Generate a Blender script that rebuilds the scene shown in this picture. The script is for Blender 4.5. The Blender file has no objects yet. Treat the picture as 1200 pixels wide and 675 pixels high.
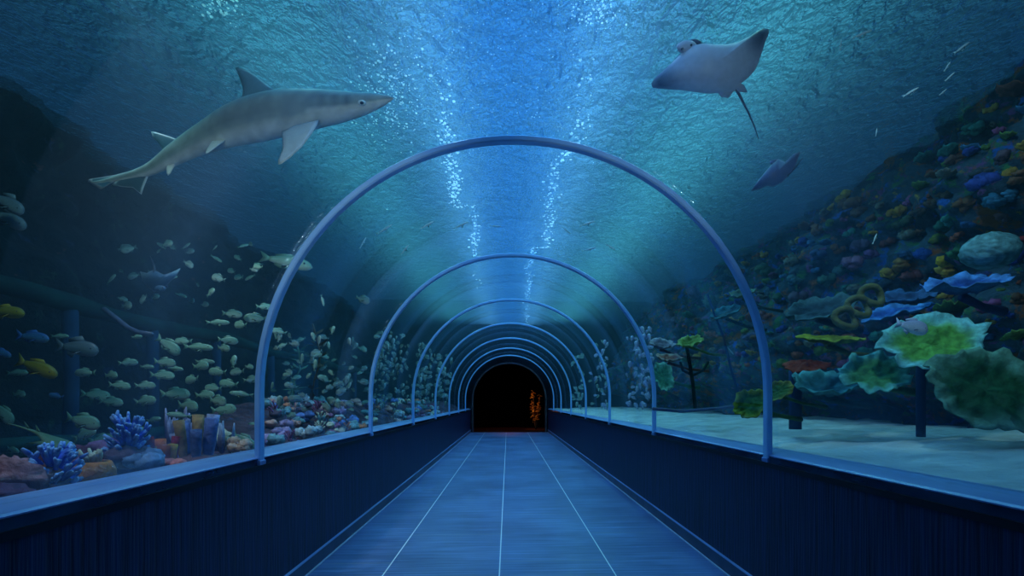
import bpy, math, random
from mathutils import Vector, Matrix, noise
C = bpy.context.scene.collection
SC = bpy.context.scene
PI = math.pi
rnd = random.Random(11)

# ---------------------------------------------------------------- camera frame
F_PX, PPX, PPY, EYE, YAW = 612.0, 623.3, 469.5, 1.25, math.radians(2.65)
FW = Vector((math.sin(YAW), math.cos(YAW), 0)); RT = Vector((math.cos(YAW), -math.sin(YAW), 0)); UP = Vector((0, 0, 1))
CAM = Vector((0, 0, EYE))
def ray(px, py): return FW + RT * ((px - PPX) / F_PX) + UP * ((PPY - py) / F_PX)
def at(px, py, d): return CAM + ray(px, py) * d

# tunnel frame
CX, XL, XR = 0.07, -1.458, 1.597
ZC, RO = 1.29, 1.55          # arch centre height, outer radius
LEDGE, RAILT = 0.87, 0.945
YB, YE = -2.0, 20.65         # behind the camera, end wall
ARCH_Y = [3.15 + 2.5 * k for k in range(7)]
SURF = 4.25                  # water level

# ---------------------------------------------------------------- object helpers
def link(o): C.objects.link(o); return o
def mesh(name, verts, faces, m=None, parent=None, smooth=True, tint=None):
    me = bpy.data.meshes.new(name)
    me.from_pydata([tuple(v) for v in verts], [], faces)
    me.update()
    if smooth: me.polygons.foreach_set('use_smooth', [True] * len(me.polygons))
    if tint:
        a = me.color_attributes.new('tint', 'FLOAT_COLOR', 'POINT')
        flat = []
        for t in tint: flat += [t[0], t[1], t[2], 1.0]
        a.data.foreach_set('color', flat)
    if m: me.materials.append(m)
    o = link(bpy.data.objects.new(name, me))
    if parent: o.parent = parent
    return o
def tag(o, label, cat, group=None, kind=None):
    if label: o['label'] = label
    if cat: o['category'] = cat
    if group: o['group'] = group
    if kind: o['kind'] = kind
    return o
def struct(o, label=None):
    o['kind'] = 'structure'
    if label: o['label'] = label
    return o
def empty(name, loc=(0, 0, 0), rz=0):
    o = link(bpy.data.objects.new(name, None)); o.location = loc; o.rotation_euler = (0, 0, rz); o.empty_display_size = .05
    return o
def dup(o, loc, rot, s=1.0, label=None, group=None, sub=True):
    c = o.copy(); link(c); c.location = loc; c.rotation_euler = rot; c.scale = (s, s, s) if not isinstance(s, tuple) else s
    if label: c['label'] = label
    if group: c['group'] = group
    if sub:
        for ch in list(o.children):
            d = ch.copy(); link(d); d.parent = c
    return c

class MB:
    """collects pieces of one part"""
    def __init__(s): s.v = []; s.f = []; s.t = []
    def add(s, v, f, t=None):
        n = len(s.v); s.v += [Vector(p) for p in v]; s.f += [tuple(i + n for i in q) for q in f]
        if t is not None: s.t += t if isinstance(t, list) else [t] * len(v)
        return s
    def box(s, lo, hi, b=0.0, t=None):
        (x0, y0, z0), (x1, y1, z1) = lo, hi
        if b <= 0:
            v = [(x, y, z) for x in (x0, x1) for y in (y0, y1) for z in (z0, z1)]
            f = [(0, 1, 3, 2), (4, 6, 7, 5), (0, 4, 5, 1), (2, 3, 7, 6), (0, 2, 6, 4), (1, 5, 7, 3)]
            return s.add(v, f, t)
        # octagonal-ended prism along the longest axis
        d = [x1 - x0, y1 - y0, z1 - z0]; ax = d.index(max(d)); o = [i for i in range(3) if i != ax]
        L, H = (x0, y0, z0), (x1, y1, z1)
        prof = [(L[o[0]] + b, L[o[1]]), (H[o[0]] - b, L[o[1]]), (H[o[0]], L[o[1]] + b), (H[o[0]], H[o[1]] - b),
                (H[o[0]] - b, H[o[1]]), (L[o[0]] + b, H[o[1]]), (L[o[0]], H[o[1]] - b), (L[o[0]], L[o[1]] + b)]
        v = []
        for e in (L[ax], H[ax]):
            for p in prof:
                q = [0, 0, 0]; q[ax] = e; q[o[0]] = p[0]; q[o[1]] = p[1]; v.append(q)
        f = [(i, (i + 1) % 8, 8 + (i + 1) % 8, 8 + i) for i in range(8)] + [tuple(range(8))[::-1], tuple(range(8, 16))]
        return s.add(v, f, t)
    def tube(s, path, radii, n=8, t=None, cap=True, squash=None):
        path = [Vector(p) for p in path]; rings = []
        up = Vector((0, 0, 1)); prev = None
        for i, p in enumerate(path):
            d = (path[min(i + 1, len(path) - 1)] - path[max(i - 1, 0)]).normalized()
            a = prev - d * prev.dot(d) if prev else (d.cross(up) if abs(d.z) < .95 else d.cross(Vector((1, 0, 0))))
            if a.length < 1e-6: a = d.cross(Vector((0, 1, 0)))
            a.normalize(); prev = a; b = d.cross(a)
            r = radii[i] if isinstance(radii, (list, tuple)) else radii
            rings.append([p + a * (math.cos(2 * PI * k / n) * r) + b * (math.sin(2 * PI * k / n) * r) for k in range(n)])
        v = [q for r in rings for q in r]; f = []
        for i in range(len(rings) - 1):
            for k in range(n):
                f.append((i * n + k, i * n + (k + 1) % n, (i + 1) * n + (k + 1) % n, (i + 1) * n + k))
        if cap: f += [tuple(range(n))[::-1], tuple(range((len(rings) - 1) * n, len(rings) * n))]
        tt = None
        if t is not None: tt = [t(i / (len(rings) - 1)) if callable(t) else t for i in range(len(rings)) for k in range(n)]
        return s.add(v, f, tt)
    def blob(s, c, r, seed=0, amp=.18, freq=1.6, nu=14, nv=9, t=None):
        c = Vector(c); r = Vector((r, r, r)) if not isinstance(r, (tuple, Vector)) else Vector(r)
        v = []; off = Vector((seed * 7.13, seed * 3.71, seed * 1.93))
        for j in range(nv + 1):
            th = PI * j / nv
            for i in range(nu):
                ph = 2 * PI * i / nu
                d = Vector((math.sin(th) * math.cos(ph), math.sin(th) * math.sin(ph), math.cos(th)))
                k = 1 + amp * noise.fractal(d * freq + off, 1.0, 2.0, 3)
                v.append(c + Vector((d.x * r.x, d.y * r.y, d.z * r.z)) * k)
        f = [(j * nu + i, (j + 1) * nu + i, (j + 1) * nu + (i + 1) % nu, j * nu + (i + 1) % nu) for j in range(nv) for i in range(nu)]
        return s.add(v, f, None if t is None else [t] * len(v))
    def build(s, name, m=None, parent=None, smooth=True):
        return mesh(name, s.v, s.f, m, parent, smooth, s.t if s.t and len(s.t) == len(s.v) else None)

# ---------------------------------------------------------------- materials
def nm(name):
    m = bpy.data.materials.new(name); m.use_nodes = True; nt = m.node_tree; nt.nodes.clear()
    out = nt.nodes.new('ShaderNodeOutputMaterial')
    return m, nt, out
def N(nt, typ, **kw):
    n = nt.nodes.new(typ)
    for k, v in kw.items():
        if k in n.inputs: n.inputs[k].default_value = v
        else: setattr(n, k, v)
    return n
def col(c): return (c[0], c[1], c[2], 1)
def S(r, g, b):   # sRGB 0..255 to linear
    f = lambda u: (u / 255 / 12.92) if u / 255 <= .04045 else ((u / 255 + .055) / 1.055) ** 2.4
    return (f(r), f(g), f(b))
def mat(name, c1, c2=None, scale=6, rough=.6, bump=0.0, bscale=None, spec=.3, metal=0.0, stretch=(1, 1, 1), lo=.35, hi=.65, tint=False, dist=.02, trans=0.0):
    m, nt, out = nm(name); L = nt.links.new
    p = N(nt, 'ShaderNodeBsdfPrincipled', Roughness=rough, Metallic=metal); p.inputs['Specular IOR Level'].default_value = spec
    tc = N(nt, 'ShaderNodeTexCoord'); mp = N(nt, 'ShaderNodeMapping'); mp.inputs['Scale'].default_value = stretch
    L(tc.outputs['Object'], mp.inputs['Vector'])
    nz = N(nt, 'ShaderNodeTexNoise', Scale=scale, Detail=4.0); L(mp.outputs[0], nz.inputs['Vector'])
    rp = N(nt, 'ShaderNodeValToRGB'); rp.color_ramp.elements[0].position = lo; rp.color_ramp.elements[1].position = hi
    rp.color_ramp.elements[0].color = col(c1); rp.color_ramp.elements[1].color = col(c2 or c1)
    L(nz.outputs['Fac'], rp.inputs['Fac'])
    base = rp.outputs['Color']
    if tint:
        at_ = N(nt, 'ShaderNodeAttribute', attribute_name='tint')
        mx = N(nt, 'ShaderNodeMix', data_type='RGBA', blend_type='MULTIPLY'); mx.inputs[0].default_value = 1
        L(at_.outputs['Color'], mx.inputs[6]); L(base, mx.inputs[7]); base = mx.outputs[2]
    L(base, p.inputs['Base Color'])
    if bump:
        nb = N(nt, 'ShaderNodeTexNoise', Scale=bscale or scale * 3, Detail=5.0); L(mp.outputs[0], nb.inputs['Vector'])
        bp = N(nt, 'ShaderNodeBump', Strength=bump, Distance=dist); L(nb.outputs['Fac'], bp.inputs['Height']); L(bp.outputs[0], p.inputs['Normal'])
    if trans:
        tr = N(nt, 'ShaderNodeBsdfTranslucent'); L(base, tr.inputs['Color'])
        ms = N(nt, 'ShaderNodeMixShader', Fac=trans); L(p.outputs[0], ms.inputs[1]); L(tr.outputs[0], ms.inputs[2]); L(ms.outputs[0], out.inputs[0])
    else:
        L(p.outputs[0], out.inputs[0])
    return m

def floor_mat():
    m, nt, out = nm('slate_plank_tile'); L = nt.links.new
    p = N(nt, 'ShaderNodeBsdfPrincipled'); p.inputs['Specular IOR Level'].default_value = .5
    tc = N(nt, 'ShaderNodeTexCoord'); mp = N(nt, 'ShaderNodeMapping')
    mp.inputs['Location'].default_value = (0.06, .1, 0)
    L(tc.outputs['Object'], mp.inputs['Vector'])
    mr = N(nt, 'ShaderNodeMapping'); mr.inputs['Rotation'].default_value = (0, 0, PI / 2); L(mp.outputs[0], mr.inputs['Vector'])
    br = N(nt, 'ShaderNodeTexBrick', Scale=1.0); br.offset = .5
    br.inputs['Mortar Size'].default_value = .004; br.inputs['Mortar Smooth'].default_value = .1
    br.inputs['Brick Width'].default_value = 1.667; br.inputs['Row Height'].default_value = .8335
    br.inputs['Color1'].default_value = (.4, .4, .4, 1); br.inputs['Color2'].default_value = (.6, .6, .6, 1)
    L(mr.outputs[0], br.inputs['Vector'])
    # grain running across the corridor
    ms = N(nt, 'ShaderNodeMapping'); ms.inputs['Scale'].default_value = (1.3, 34, 1); L(tc.outputs['Object'], ms.inputs['Vector'])
    nz = N(nt, 'ShaderNodeTexNoise', Scale=1.0, Detail=6.0, Roughness=.65); L(ms.outputs[0], nz.inputs['Vector'])
    n2 = N(nt, 'ShaderNodeTexNoise', Scale=1.1, Detail=3.0); L(tc.outputs['Object'], n2.inputs['Vector'])
    rp = N(nt, 'ShaderNodeValToRGB'); rp.color_ramp.elements[0].position = .32; rp.color_ramp.elements[1].position = .7
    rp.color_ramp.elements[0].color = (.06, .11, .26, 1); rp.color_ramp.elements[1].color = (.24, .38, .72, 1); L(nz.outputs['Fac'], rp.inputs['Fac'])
    r2 = N(nt, 'ShaderNodeValToRGB'); r2.color_ramp.elements[0].position = .3; r2.color_ramp.elements[1].position = .7
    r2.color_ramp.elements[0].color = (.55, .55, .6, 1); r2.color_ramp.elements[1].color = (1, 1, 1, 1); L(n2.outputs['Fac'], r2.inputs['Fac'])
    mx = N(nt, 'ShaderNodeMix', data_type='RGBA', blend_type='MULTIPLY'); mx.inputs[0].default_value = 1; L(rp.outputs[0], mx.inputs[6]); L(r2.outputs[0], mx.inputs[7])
    # long joints light, cross joints faint
    sx = N(nt, 'ShaderNodeSeparateXYZ'); L(mp.outputs[0], sx.inputs[0])
    dv = N(nt, 'ShaderNodeMath', operation='DIVIDE'); dv.inputs[1].default_value = .8335; L(sx.outputs['X'], dv.inputs[0])
    fr = N(nt, 'ShaderNodeMath', operation='PINGPONG'); fr.inputs[1].default_value = .5; L(dv.outputs[0], fr.inputs[0])
    lt = N(nt, 'ShaderNodeMath', operation='LESS_THAN'); lt.inputs[1].default_value = .0055; L(fr.outputs[0], lt.inputs[0])
    mo = N(nt, 'ShaderNodeMix', data_type='RGBA'); L(br.outputs['Fac'], mo.inputs[0]); L(mx.outputs[2], mo.inputs[6]); mo.inputs[7].default_value = (.32, .34, .38, 1)
    mg = N(nt, 'ShaderNodeMix', data_type='RGBA'); L(lt.outputs[0], mg.inputs[0]); L(mo.outputs[2], mg.inputs[6]); mg.inputs[7].default_value = (.95, .95, .95, 1)
    L(mg.outputs[2], p.inputs['Base Color'])
    rr = N(nt, 'ShaderNodeMapRange'); rr.inputs['To Min'].default_value = .28; rr.inputs['To Max'].default_value = .5; L(nz.outputs['Fac'], rr.inputs['Value']); L(rr.outputs[0], p.inputs['Roughness'])
    bp = N(nt, 'ShaderNodeBump', Strength=.25, Distance=.004); L(nz.outputs['Fac'], bp.inputs['Height']); L(bp.outputs[0], p.inputs['Normal'])
    L(p.outputs[0], out.inputs[0]); return m

def acrylic_mat():
    m, nt, out = nm('acrylic'); L = nt.links.new
    t = N(nt, 'ShaderNodeBsdfTransparent'); t.inputs['Color'].default_value = (.95, .985, .99, 1)
    g = N(nt, 'ShaderNodeBsdfGlossy', Roughness=.04); g.inputs['Color'].default_value = (.75, .9, 1, 1)
    f = N(nt, 'ShaderNodeLayerWeight', Blend=.5)
    q = N(nt, 'ShaderNodeMath', operation='POWER'); q.inputs[1].default_value = 5; L(f.outputs['Facing'], q.inputs[0])
    k = N(nt, 'ShaderNodeMath', operation='MULTIPLY_ADD'); k.inputs[1].default_value = .15; k.inputs[2].default_value = .006; L(q.outputs[0], k.inputs[0])
    ms = N(nt, 'ShaderNodeMixShader'); L(k.outputs[0], ms.inputs[0]); L(t.outputs[0], ms.inputs[1]); L(g.outputs[0], ms.inputs[2])
    L(ms.outputs[0], out.inputs[0]); return m

def water_mat():
    m, nt, out = nm('rippled_water'); L = nt.links.new
    tc = N(nt, 'ShaderNodeTexCoord')
    mp = N(nt, 'ShaderNodeMapping'); mp.inputs['Scale'].default_value = (1.5, .95, 1); L(tc.outputs['Object'], mp.inputs['Vector'])
    n1 = N(nt, 'ShaderNodeTexNoise', Scale=4.5, Detail=3.0, Roughness=.55, Distortion=.6); L(mp.outputs[0], n1.inputs['Vector'])
    n2 = N(nt, 'ShaderNodeTexNoise', Scale=17.0, Detail=2.0, Roughness=.5, Distortion=.4); L(mp.outputs[0], n2.inputs['Vector'])
    ad = N(nt, 'ShaderNodeMath', operation='MULTIPLY_ADD'); ad.inputs[1].default_value = .32; L(n2.outputs['Fac'], ad.inputs[0]); L(n1.outputs['Fac'], ad.inputs[2])
    bp = N(nt, 'ShaderNodeBump', Strength=1.0, Distance=.13); L(ad.outputs[0], bp.inputs['Height'])
    tl = N(nt, 'ShaderNodeBsdfTranslucent'); tl.inputs['Color'].default_value = (.35, .75, 1, 1); L(bp.outputs[0], tl.inputs['Normal'])
    tr = N(nt, 'ShaderNodeBsdfTransparent'); tr.inputs['Color'].default_value = (.8, .95, 1, 1)
    gl = N(nt, 'ShaderNodeBsdfGlossy', Roughness=.06); gl.inputs['Color'].default_value = (.8, .95, 1, 1); L(bp.outputs[0], gl.inputs['Normal'])
    m1 = N(nt, 'ShaderNodeMixShader', Fac=.66); L(tl.outputs[0], m1.inputs[1]); L(tr.outputs[0], m1.inputs[2])
    lw = N(nt, 'ShaderNodeLayerWeight', Blend=.5); L(bp.outputs[0], lw.inputs['Normal'])
    mr = N(nt, 'ShaderNodeMapRange'); mr.inputs['From Min'].default_value = .25; mr.inputs['From Max'].default_value = .7; mr.inputs['To Min'].default_value = .08; mr.inputs['To Max'].default_value = .62; L(lw.outputs['Facing'], mr.inputs['Value'])
    m2 = N(nt, 'ShaderNodeMixShader'); L(mr.outputs[0], m2.inputs[0]); L(m1.outputs[0], m2.inputs[1]); L(gl.outputs[0], m2.inputs[2])
    L(m2.outputs[0], out.inputs[0]); return m

def reef_mat(name, dark, mid, spots, bump=.9):
    m, nt, out = nm(name); L = nt.links.new
    p = N(nt, 'ShaderNodeBsdfPrincipled', Roughness=.85); p.inputs['Specular IOR Level'].default_value = .15
    tc = N(nt, 'ShaderNodeTexCoord')
    n1 = N(nt, 'ShaderNodeTexNoise', Scale=2.2, Detail=8.0, Roughness=.65); L(tc.outputs['Object'], n1.inputs['Vector'])
    rp = N(nt, 'ShaderNodeValToRGB'); rp.color_ramp.elements[0].position = .36; rp.color_ramp.elements[1].position = .68
    rp.color_ramp.elements[0].color = col(dark); rp.color_ramp.elements[1].color = col(mid); L(n1.outputs['Fac'], rp.inputs['Fac'])
    base = rp.outputs[0]
    for i, (c, sc, th) in enumerate(spots):
        mp = N(nt, 'ShaderNodeMapping'); mp.inputs['Location'].default_value = (3.1 * i + 1, 5.7 * i, 2.3 * i); L(tc.outputs['Object'], mp.inputs['Vector'])
        nz = N(nt, 'ShaderNodeTexNoise', Scale=sc, Detail=5.0, Roughness=.7); L(mp.outputs[0], nz.inputs['Vector'])
        rr = N(nt, 'ShaderNodeMapRange'); rr.inputs['From Min'].default_value = th; rr.inputs['From Max'].default_value = th + .07; L(nz.outputs['Fac'], rr.inputs['Value'])
        mx = N(nt, 'ShaderNodeMix', data_type='RGBA'); L(rr.outputs[0], mx.inputs[0]); L(base, mx.inputs[6]); mx.inputs[7].default_value = col(c); base = mx.outputs[2]
    L(base, p.inputs['Base Color'])
    nb = N(nt, 'ShaderNodeTexNoise', Scale=9.0, Detail=8.0, Roughness=.7); L(tc.outputs['Object'], nb.inputs['Vector'])
    bp = N(nt, 'ShaderNodeBump', Strength=bump, Distance=.12); L(nb.outputs['Fac'], bp.inputs['Height']); L(bp.outputs[0], p.inputs['Normal'])
    L(p.outputs[0], out.inputs[0]); return m

M = {}
M['floor'] = floor_mat()
M['acrylic'] = acrylic_mat()
M['water'] = water_mat()
M['halfwall'] = mat('navy_boards', S(15, 20, 44), S(30, 44, 84), scale=3, stretch=(14, 14, .5), rough=.45, bump=.25, bscale=6, spec=.3)
M['cap'] = mat('black_cap', S(14, 14, 22), S(20, 20, 30), scale=4, rough=.4)
M['base'] = mat('baseboard_paint', S(60, 70, 96), S(74, 86, 112), scale=4, rough=.4)
M['line'] = mat('lit_edge_pale', S(170, 180, 200), S(190, 200, 215), scale=9, rough=.5)  # pale tone of the lit skirting edge, put into the colour
M['rail'] = mat('rail_metal', S(120, 150, 205), S(150, 180, 225), scale=2, stretch=(6, .8, 6), rough=.32, metal=.15, spec=.5)
M['strip'] = mat('glass_strip', S(20, 34, 54), S(44, 66, 92), scale=3, stretch=(1, 1, 3), rough=.08, spec=.9)
M['arch'] = mat('arch_metal', S(138, 190, 248), S(164, 210, 254), scale=3, rough=.3, metal=.0, spec=.7)
M['bracket'] = mat('bracket_metal', S(110, 140, 195), S(130, 160, 215), scale=5, rough=.35, metal=.3)
M['reefR'] = reef_mat('reef_rock_right', S(16, 28, 44), S(84, 116, 134), [(S(170, 100, 56), 3.2, .56), (S(70, 130, 84), 4.0, .56), (S(130, 84, 140), 5.0, .58), (S(48, 108, 196), 4.4, .57), (S(180, 150, 60), 6.5, .62)])
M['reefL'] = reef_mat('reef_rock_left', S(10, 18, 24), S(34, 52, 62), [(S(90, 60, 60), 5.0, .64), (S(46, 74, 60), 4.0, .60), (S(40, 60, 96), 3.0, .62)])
M['bed'] = reef_mat('rubble_bed', S(44, 36, 52), S(120, 96, 110), [(S(150, 80, 70), 7.0, .58), (S(70, 90, 150), 9.0, .60)])
M['sand'] = mat('white_sand', S(176, 186, 182), S(214, 220, 212), scale=3, rough=.95, bump=.7, bscale=18, spec=.1, dist=.03)
M['tankwall'] = mat('tank_wall', S(8, 16, 24), S(16, 30, 42), scale=1.2, rough=.9, spec=.1)
M['beam'] = mat('algae_beam', S(14, 42, 44), S(26, 66, 62), scale=3, rough=.9, bump=.3, spec=.1)
M['post'] = mat('blue_post', S(26, 50, 80), S(40, 70, 104), scale=3, rough=.8, bump=.3, spec=.1)
M['skin'] = mat('animal_skin', (.86, .86, .86), (1, 1, 1), scale=26, rough=.45, bump=.12, bscale=60, spec=.35, tint=True, dist=.006)
M['coral'] = mat('coral_flesh', (.62, .62, .62), (1.1, 1.1, 1.1), scale=22, rough=.7, bump=.7, bscale=55, spec=.2, tint=True, dist=.01)
M['eye'] = mat('eye_wet', (.008, .008, .01), None, rough=.1, spec=.8)
M['iris'] = mat('eye_iris', S(190, 205, 200), S(215, 225, 220), rough=.2, spec=.6)
M['glint'] = mat('air_bubble', (.97, .98, 1), None, rough=.1, spec=1.0, trans=.8)  # white of the lamp glints modelled under the water surface
M['dark'] = mat('dark_room', S(38, 16, 14), S(48, 20, 18), scale=2, rough=.9, spec=.1)
M['frame'] = mat('door_frame', S(60, 50, 60), S(84, 72, 80), rough=.5)
M['leaf'] = mat('plant_leaf', S(170, 96, 30), S(220, 150, 60), scale=8, rough=.6, trans=.3)
M['bark'] = mat('plant_bark', S(80, 46, 24), S(110, 66, 34), scale=12, rough=.8)

# ---------------------------------------------------------------- the tunnel
def quad_grid(fn, nu, nv):
    v = [fn(i / nu, j / nv) for j in range(nv + 1) for i in range(nu + 1)]
    f = [(j * (nu + 1) + i, j * (nu + 1) + i + 1, (j + 1) * (nu + 1) + i + 1, (j + 1) * (nu + 1) + i) for j in range(nv) for i in range(nu)]
    return v, f

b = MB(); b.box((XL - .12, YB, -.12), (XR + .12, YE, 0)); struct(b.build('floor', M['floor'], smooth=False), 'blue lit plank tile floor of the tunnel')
for side, x, s in (('left', XL, -1), ('right', XR, 1)):
    b = MB()
    x0, x1 = sorted((x, x + s * .14)); b.box((x0, YB, 0), (x1, YE, LEDGE - .03))
    w = struct(b.build('wall_' + side, M['halfwall'], smooth=False), f'dark navy boarded half wall under the {side} tank panes')
    b = MB(); x0, x1 = sorted((x - s * .006, x + s * .14)); b.box((x0, YB, LEDGE - .03), (x1, YE, LEDGE)); b.build('cap', M['cap'], w, smooth=False)
    b = MB(); x0, x1 = sorted((x - s * .018, x)); b.box((x0, YB, 0.0), (x1, YE, .10)); bb = struct(b.build('baseboard_' + side, M['base'], smooth=False), f'dark skirting board along the {side} half wall')
    b = MB(); x0, x1 = sorted((x - s * .030, x - s * .018)); b.box((x0, YB, 0.0), (x1, YE, .006)); b.build('lit_edge_line', M['line'], bb, smooth=False)  # light along the skirting's lower edge, drawn as a pale strip
    b = MB(); x0, x1 = sorted((x - s * .021, x)); b.box((x0, YB, .10), (x1, YE, .107)); b.build('lit_top_edge', M['rail'], bb, smooth=False)  # light along the skirting's upper edge, drawn as a lighter strip
    # sill: glossy lower strip, sloping rail above it
    tr = struct(empty('trim_' + ('1' if s < 0 else '2')), f'sloping blue metal sill rail along the {side} half wall')
    b = MB(); x0, x1 = sorted((x, x + s * .05)); b.box((x0, YB, LEDGE), (x1, YE, .908)); b.build('lower_strip', M['strip'], tr, smooth=False)
    prof = [(x, .908), (x - s * .004, .914), (x + s * .006, .921), (x + s * .095, RAILT), (x + s * .14, RAILT), (x + s * .14, LEDGE), (x + s * .05, LEDGE), (x + s * .05, .908)]
    v = [(p[0], yy, p[1]) for yy in (YB, YE) for p in prof]; n = len(prof)
    f = [(i, (i + 1) % n, n + (i + 1) % n, n + i) for i in range(n)] + [tuple(range(n)), tuple(range(n, 2 * n))]
    mesh('rail', v, f, M['rail'], tr, smooth=False)

def arc_pts(r, zfoot, n=48):
    # one foot up, over and down to the other foot
    pts = [(CX - r, zfoot)] + [(CX - r * math.cos(PI * i / n), ZC + r * math.sin(PI * i / n)) for i in range(n + 1)] + [(CX + r, zfoot)]
    return pts

def sweep_arch(r0, r1, y0, y1, zfoot, bev=0.0, n=48):
    a, c = arc_pts(r0, zfoot, n), arc_pts(r1, zfoot, n); v = []
    mid = lambda p, q, t: (p[0] + (q[0] - p[0]) * t, p[1] + (q[1] - p[1]) * t)
    t = bev / (r1 - r0) if bev else 0
    for p, q in zip(a, c):
        if bev:
            pr = [(mid(p, q, 0), y0 + bev), (mid(p, q, t), y0), (mid(p, q, 1 - t), y0), (mid(p, q, 1), y0 + bev),
                  (mid(p, q, 1), y1 - bev), (mid(p, q, 1 - t), y1), (mid(p, q, t), y1), (mid(p, q, 0), y1 - bev)]
        else:
            pr = [(p, y0), (q, y0), (q, y1), (p, y1)]
        v += [(k[0][0], k[1], k[0][1]) for k in pr]
    m = 8 if bev else 4; f = []
    for i in range(len(a) - 1):
        for k in range(m):
            f.append((i * m + k, i * m + (k + 1) % m, (i + 1) * m + (k + 1) % m, (i + 1) * m + k))
    f += [tuple(range(m))[::-1], tuple(range((len(a) - 1) * m, len(a) * m))]
    return v, f

ORD = ['nearest and largest blue metal arch over the tunnel', 'second blue metal arch from the viewer', 'third blue metal arch from the viewer',
       'fourth blue metal arch from the viewer', 'fifth blue metal arch from the viewer', 'sixth blue metal arch from the viewer', 'last and smallest blue metal arch before the dark doorway']
for k, y in enumerate(ARCH_Y):
    v, f = sweep_arch(RO - .036, RO, -.03, .03, LEDGE + .002 - 0, .007)
    v = [(p[0], p[1], p[2]) for p in v]
    a = mesh('tunnel_arch', v, f, M['arch'], None, smooth=True)
    a.data.polygons.foreach_set('use_smooth', [False] * len(a.data.polygons))
    a.location = (0, y, 0); tag(a, ORD[k], 'arch', 'arches along the tunnel')
    for s in (-1, 1):
        b = MB(); xx = CX + s * (RO - .018)
        b.box((xx - .021, -.036, LEDGE + .002), (xx + .021, .036, LEDGE + .03), .004); b.build('foot_bracket', M['bracket'], a, smooth=False)
ys = [YB] + ARCH_Y + [YE]
for k in range(len(ys) - 1):
    v, f = sweep_arch(RO + .002, RO + .05, ys[k] + .004, ys[k + 1] - .004, RAILT, 0, 64)
    struct(mesh('window_%d' % (k + 1), v, f, M['acrylic'], None, smooth=True), 'clear curved acrylic pane of the tunnel')

# end wall with the arched opening
def end_wall():
    n = 40; ri = 1.47; x0, x1, z0, z1 = -5.6, 6.2, -.1, 5.2
    inner = [(CX - ri, 0)] + [(CX - ri * math.cos(PI * i / n), ZC + ri * math.sin(PI * i / n)) for i in range(n + 1)] + [(CX + ri, 0)]
    outer = []
    for (x, z) in inner:
        d = Vector((x - CX, z - ZC)); k = 1e9
        if abs(d.x) > 1e-6: k = min(k, ((x1 if d.x > 0 else x0) - CX) / d.x)
        if d.y > 1e-6: k = min(k, (z1 - ZC) / d.y)
        outer.append((CX + d.x * k, ZC + d.y * k if z > 0 else z0))
    v = []; f = []
    for yy in (YE, YE + .25):
        v += [(p[0], yy, p[1]) for p in inner] + [(p[0], yy, p[1]) for p in outer]
    m = len(inner)
    for i in range(m - 1):
        f.append((i, i + 1, m + i + 1, m + i)); f.append((2 * m + i, 3 * m + i, 3 * m + i + 1, 2 * m + i + 1)); f.append((i, 2 * m + i, 2 * m + i + 1, i + 1))
    return mesh('wall_back', v, f, M['tankwall'], None, smooth=False)
struct(end_wall(), 'dark end wall around the arched opening')
v, f = sweep_arch(1.42, 1.475, YE - .03, YE + .26, 0.0, 0, 40)
d = struct(mesh('door_1', v, f, M['frame'], None, smooth=False), 'arched frame of the dark opening at the end')
b = MB(); b.box((CX - 2.4, YE + .25, -.12), (CX + 2.4, YE + 5, 0)); struct(b.build('floor_back', M['dark'], smooth=False), 'dark floor of the room past the doorway')
b = MB(); b.box((CX - 2.4, YE + 5, -.1), (CX + 2.4, YE + 5.1, 3.6)); b.box((CX - 2.5, YE + .25, -.1), (CX - 2.4, YE + 5.1, 3.6)); b.box((CX + 2.4, YE + .25, -.1), (CX + 2.5, YE + 5.1, 3.6)); b.box((CX - 2.5, YE + .25, 3.6), (CX + 2.5, YE + 5.1, 3.7))
struct(b.build('wall_far', M['dark'], smooth=False), 'dark reddish walls of the room past the doorway')
# lit plant in the dark room
def plant():
    p = at(628, 503, 22.6); p.z = 0; t = empty('indoor_plant', p); tag(t, 'orange lit leafy plant on the right inside the dark doorway', 'plant')
    r = random.Random(5); b = MB(); g = MB()
    for k in range(5):
        a = r.uniform(0, 2 * PI); h = r.uniform(.9, 1.9); pts = [Vector((.1 * math.cos(a) * i / 5 * 2, .1 * math.sin(a) * i / 5 * 2, h * i / 5)) for i in range(6)]
        b.tube(pts, [.03, .028, .024, .02, .014, .008], 6)
        for q in range(26):
            u = r.uniform(.25, 1); c = pts[-1] * u; d = Vector((r.uniform(-1, 1), r.uniform(-1, 1), r.uniform(-.2, .9))).normalized(); l = r.uniform(.1, .2); s = d.cross(UP).normalized() * l * .22
            m = c + d * l * .55 - Vector((0, 0, .01)); e = c + d * l - Vector((0, 0, .04))
            g.add([c, m + s, e, m - s, m + Vector((0, 0, .012))], [(0, 1, 4), (1, 2, 4), (2, 3, 4), (3, 0, 4)])
    b.build('stem', M['bark'], t); g.build('foliage', M['leaf'], t)
plant()

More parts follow.
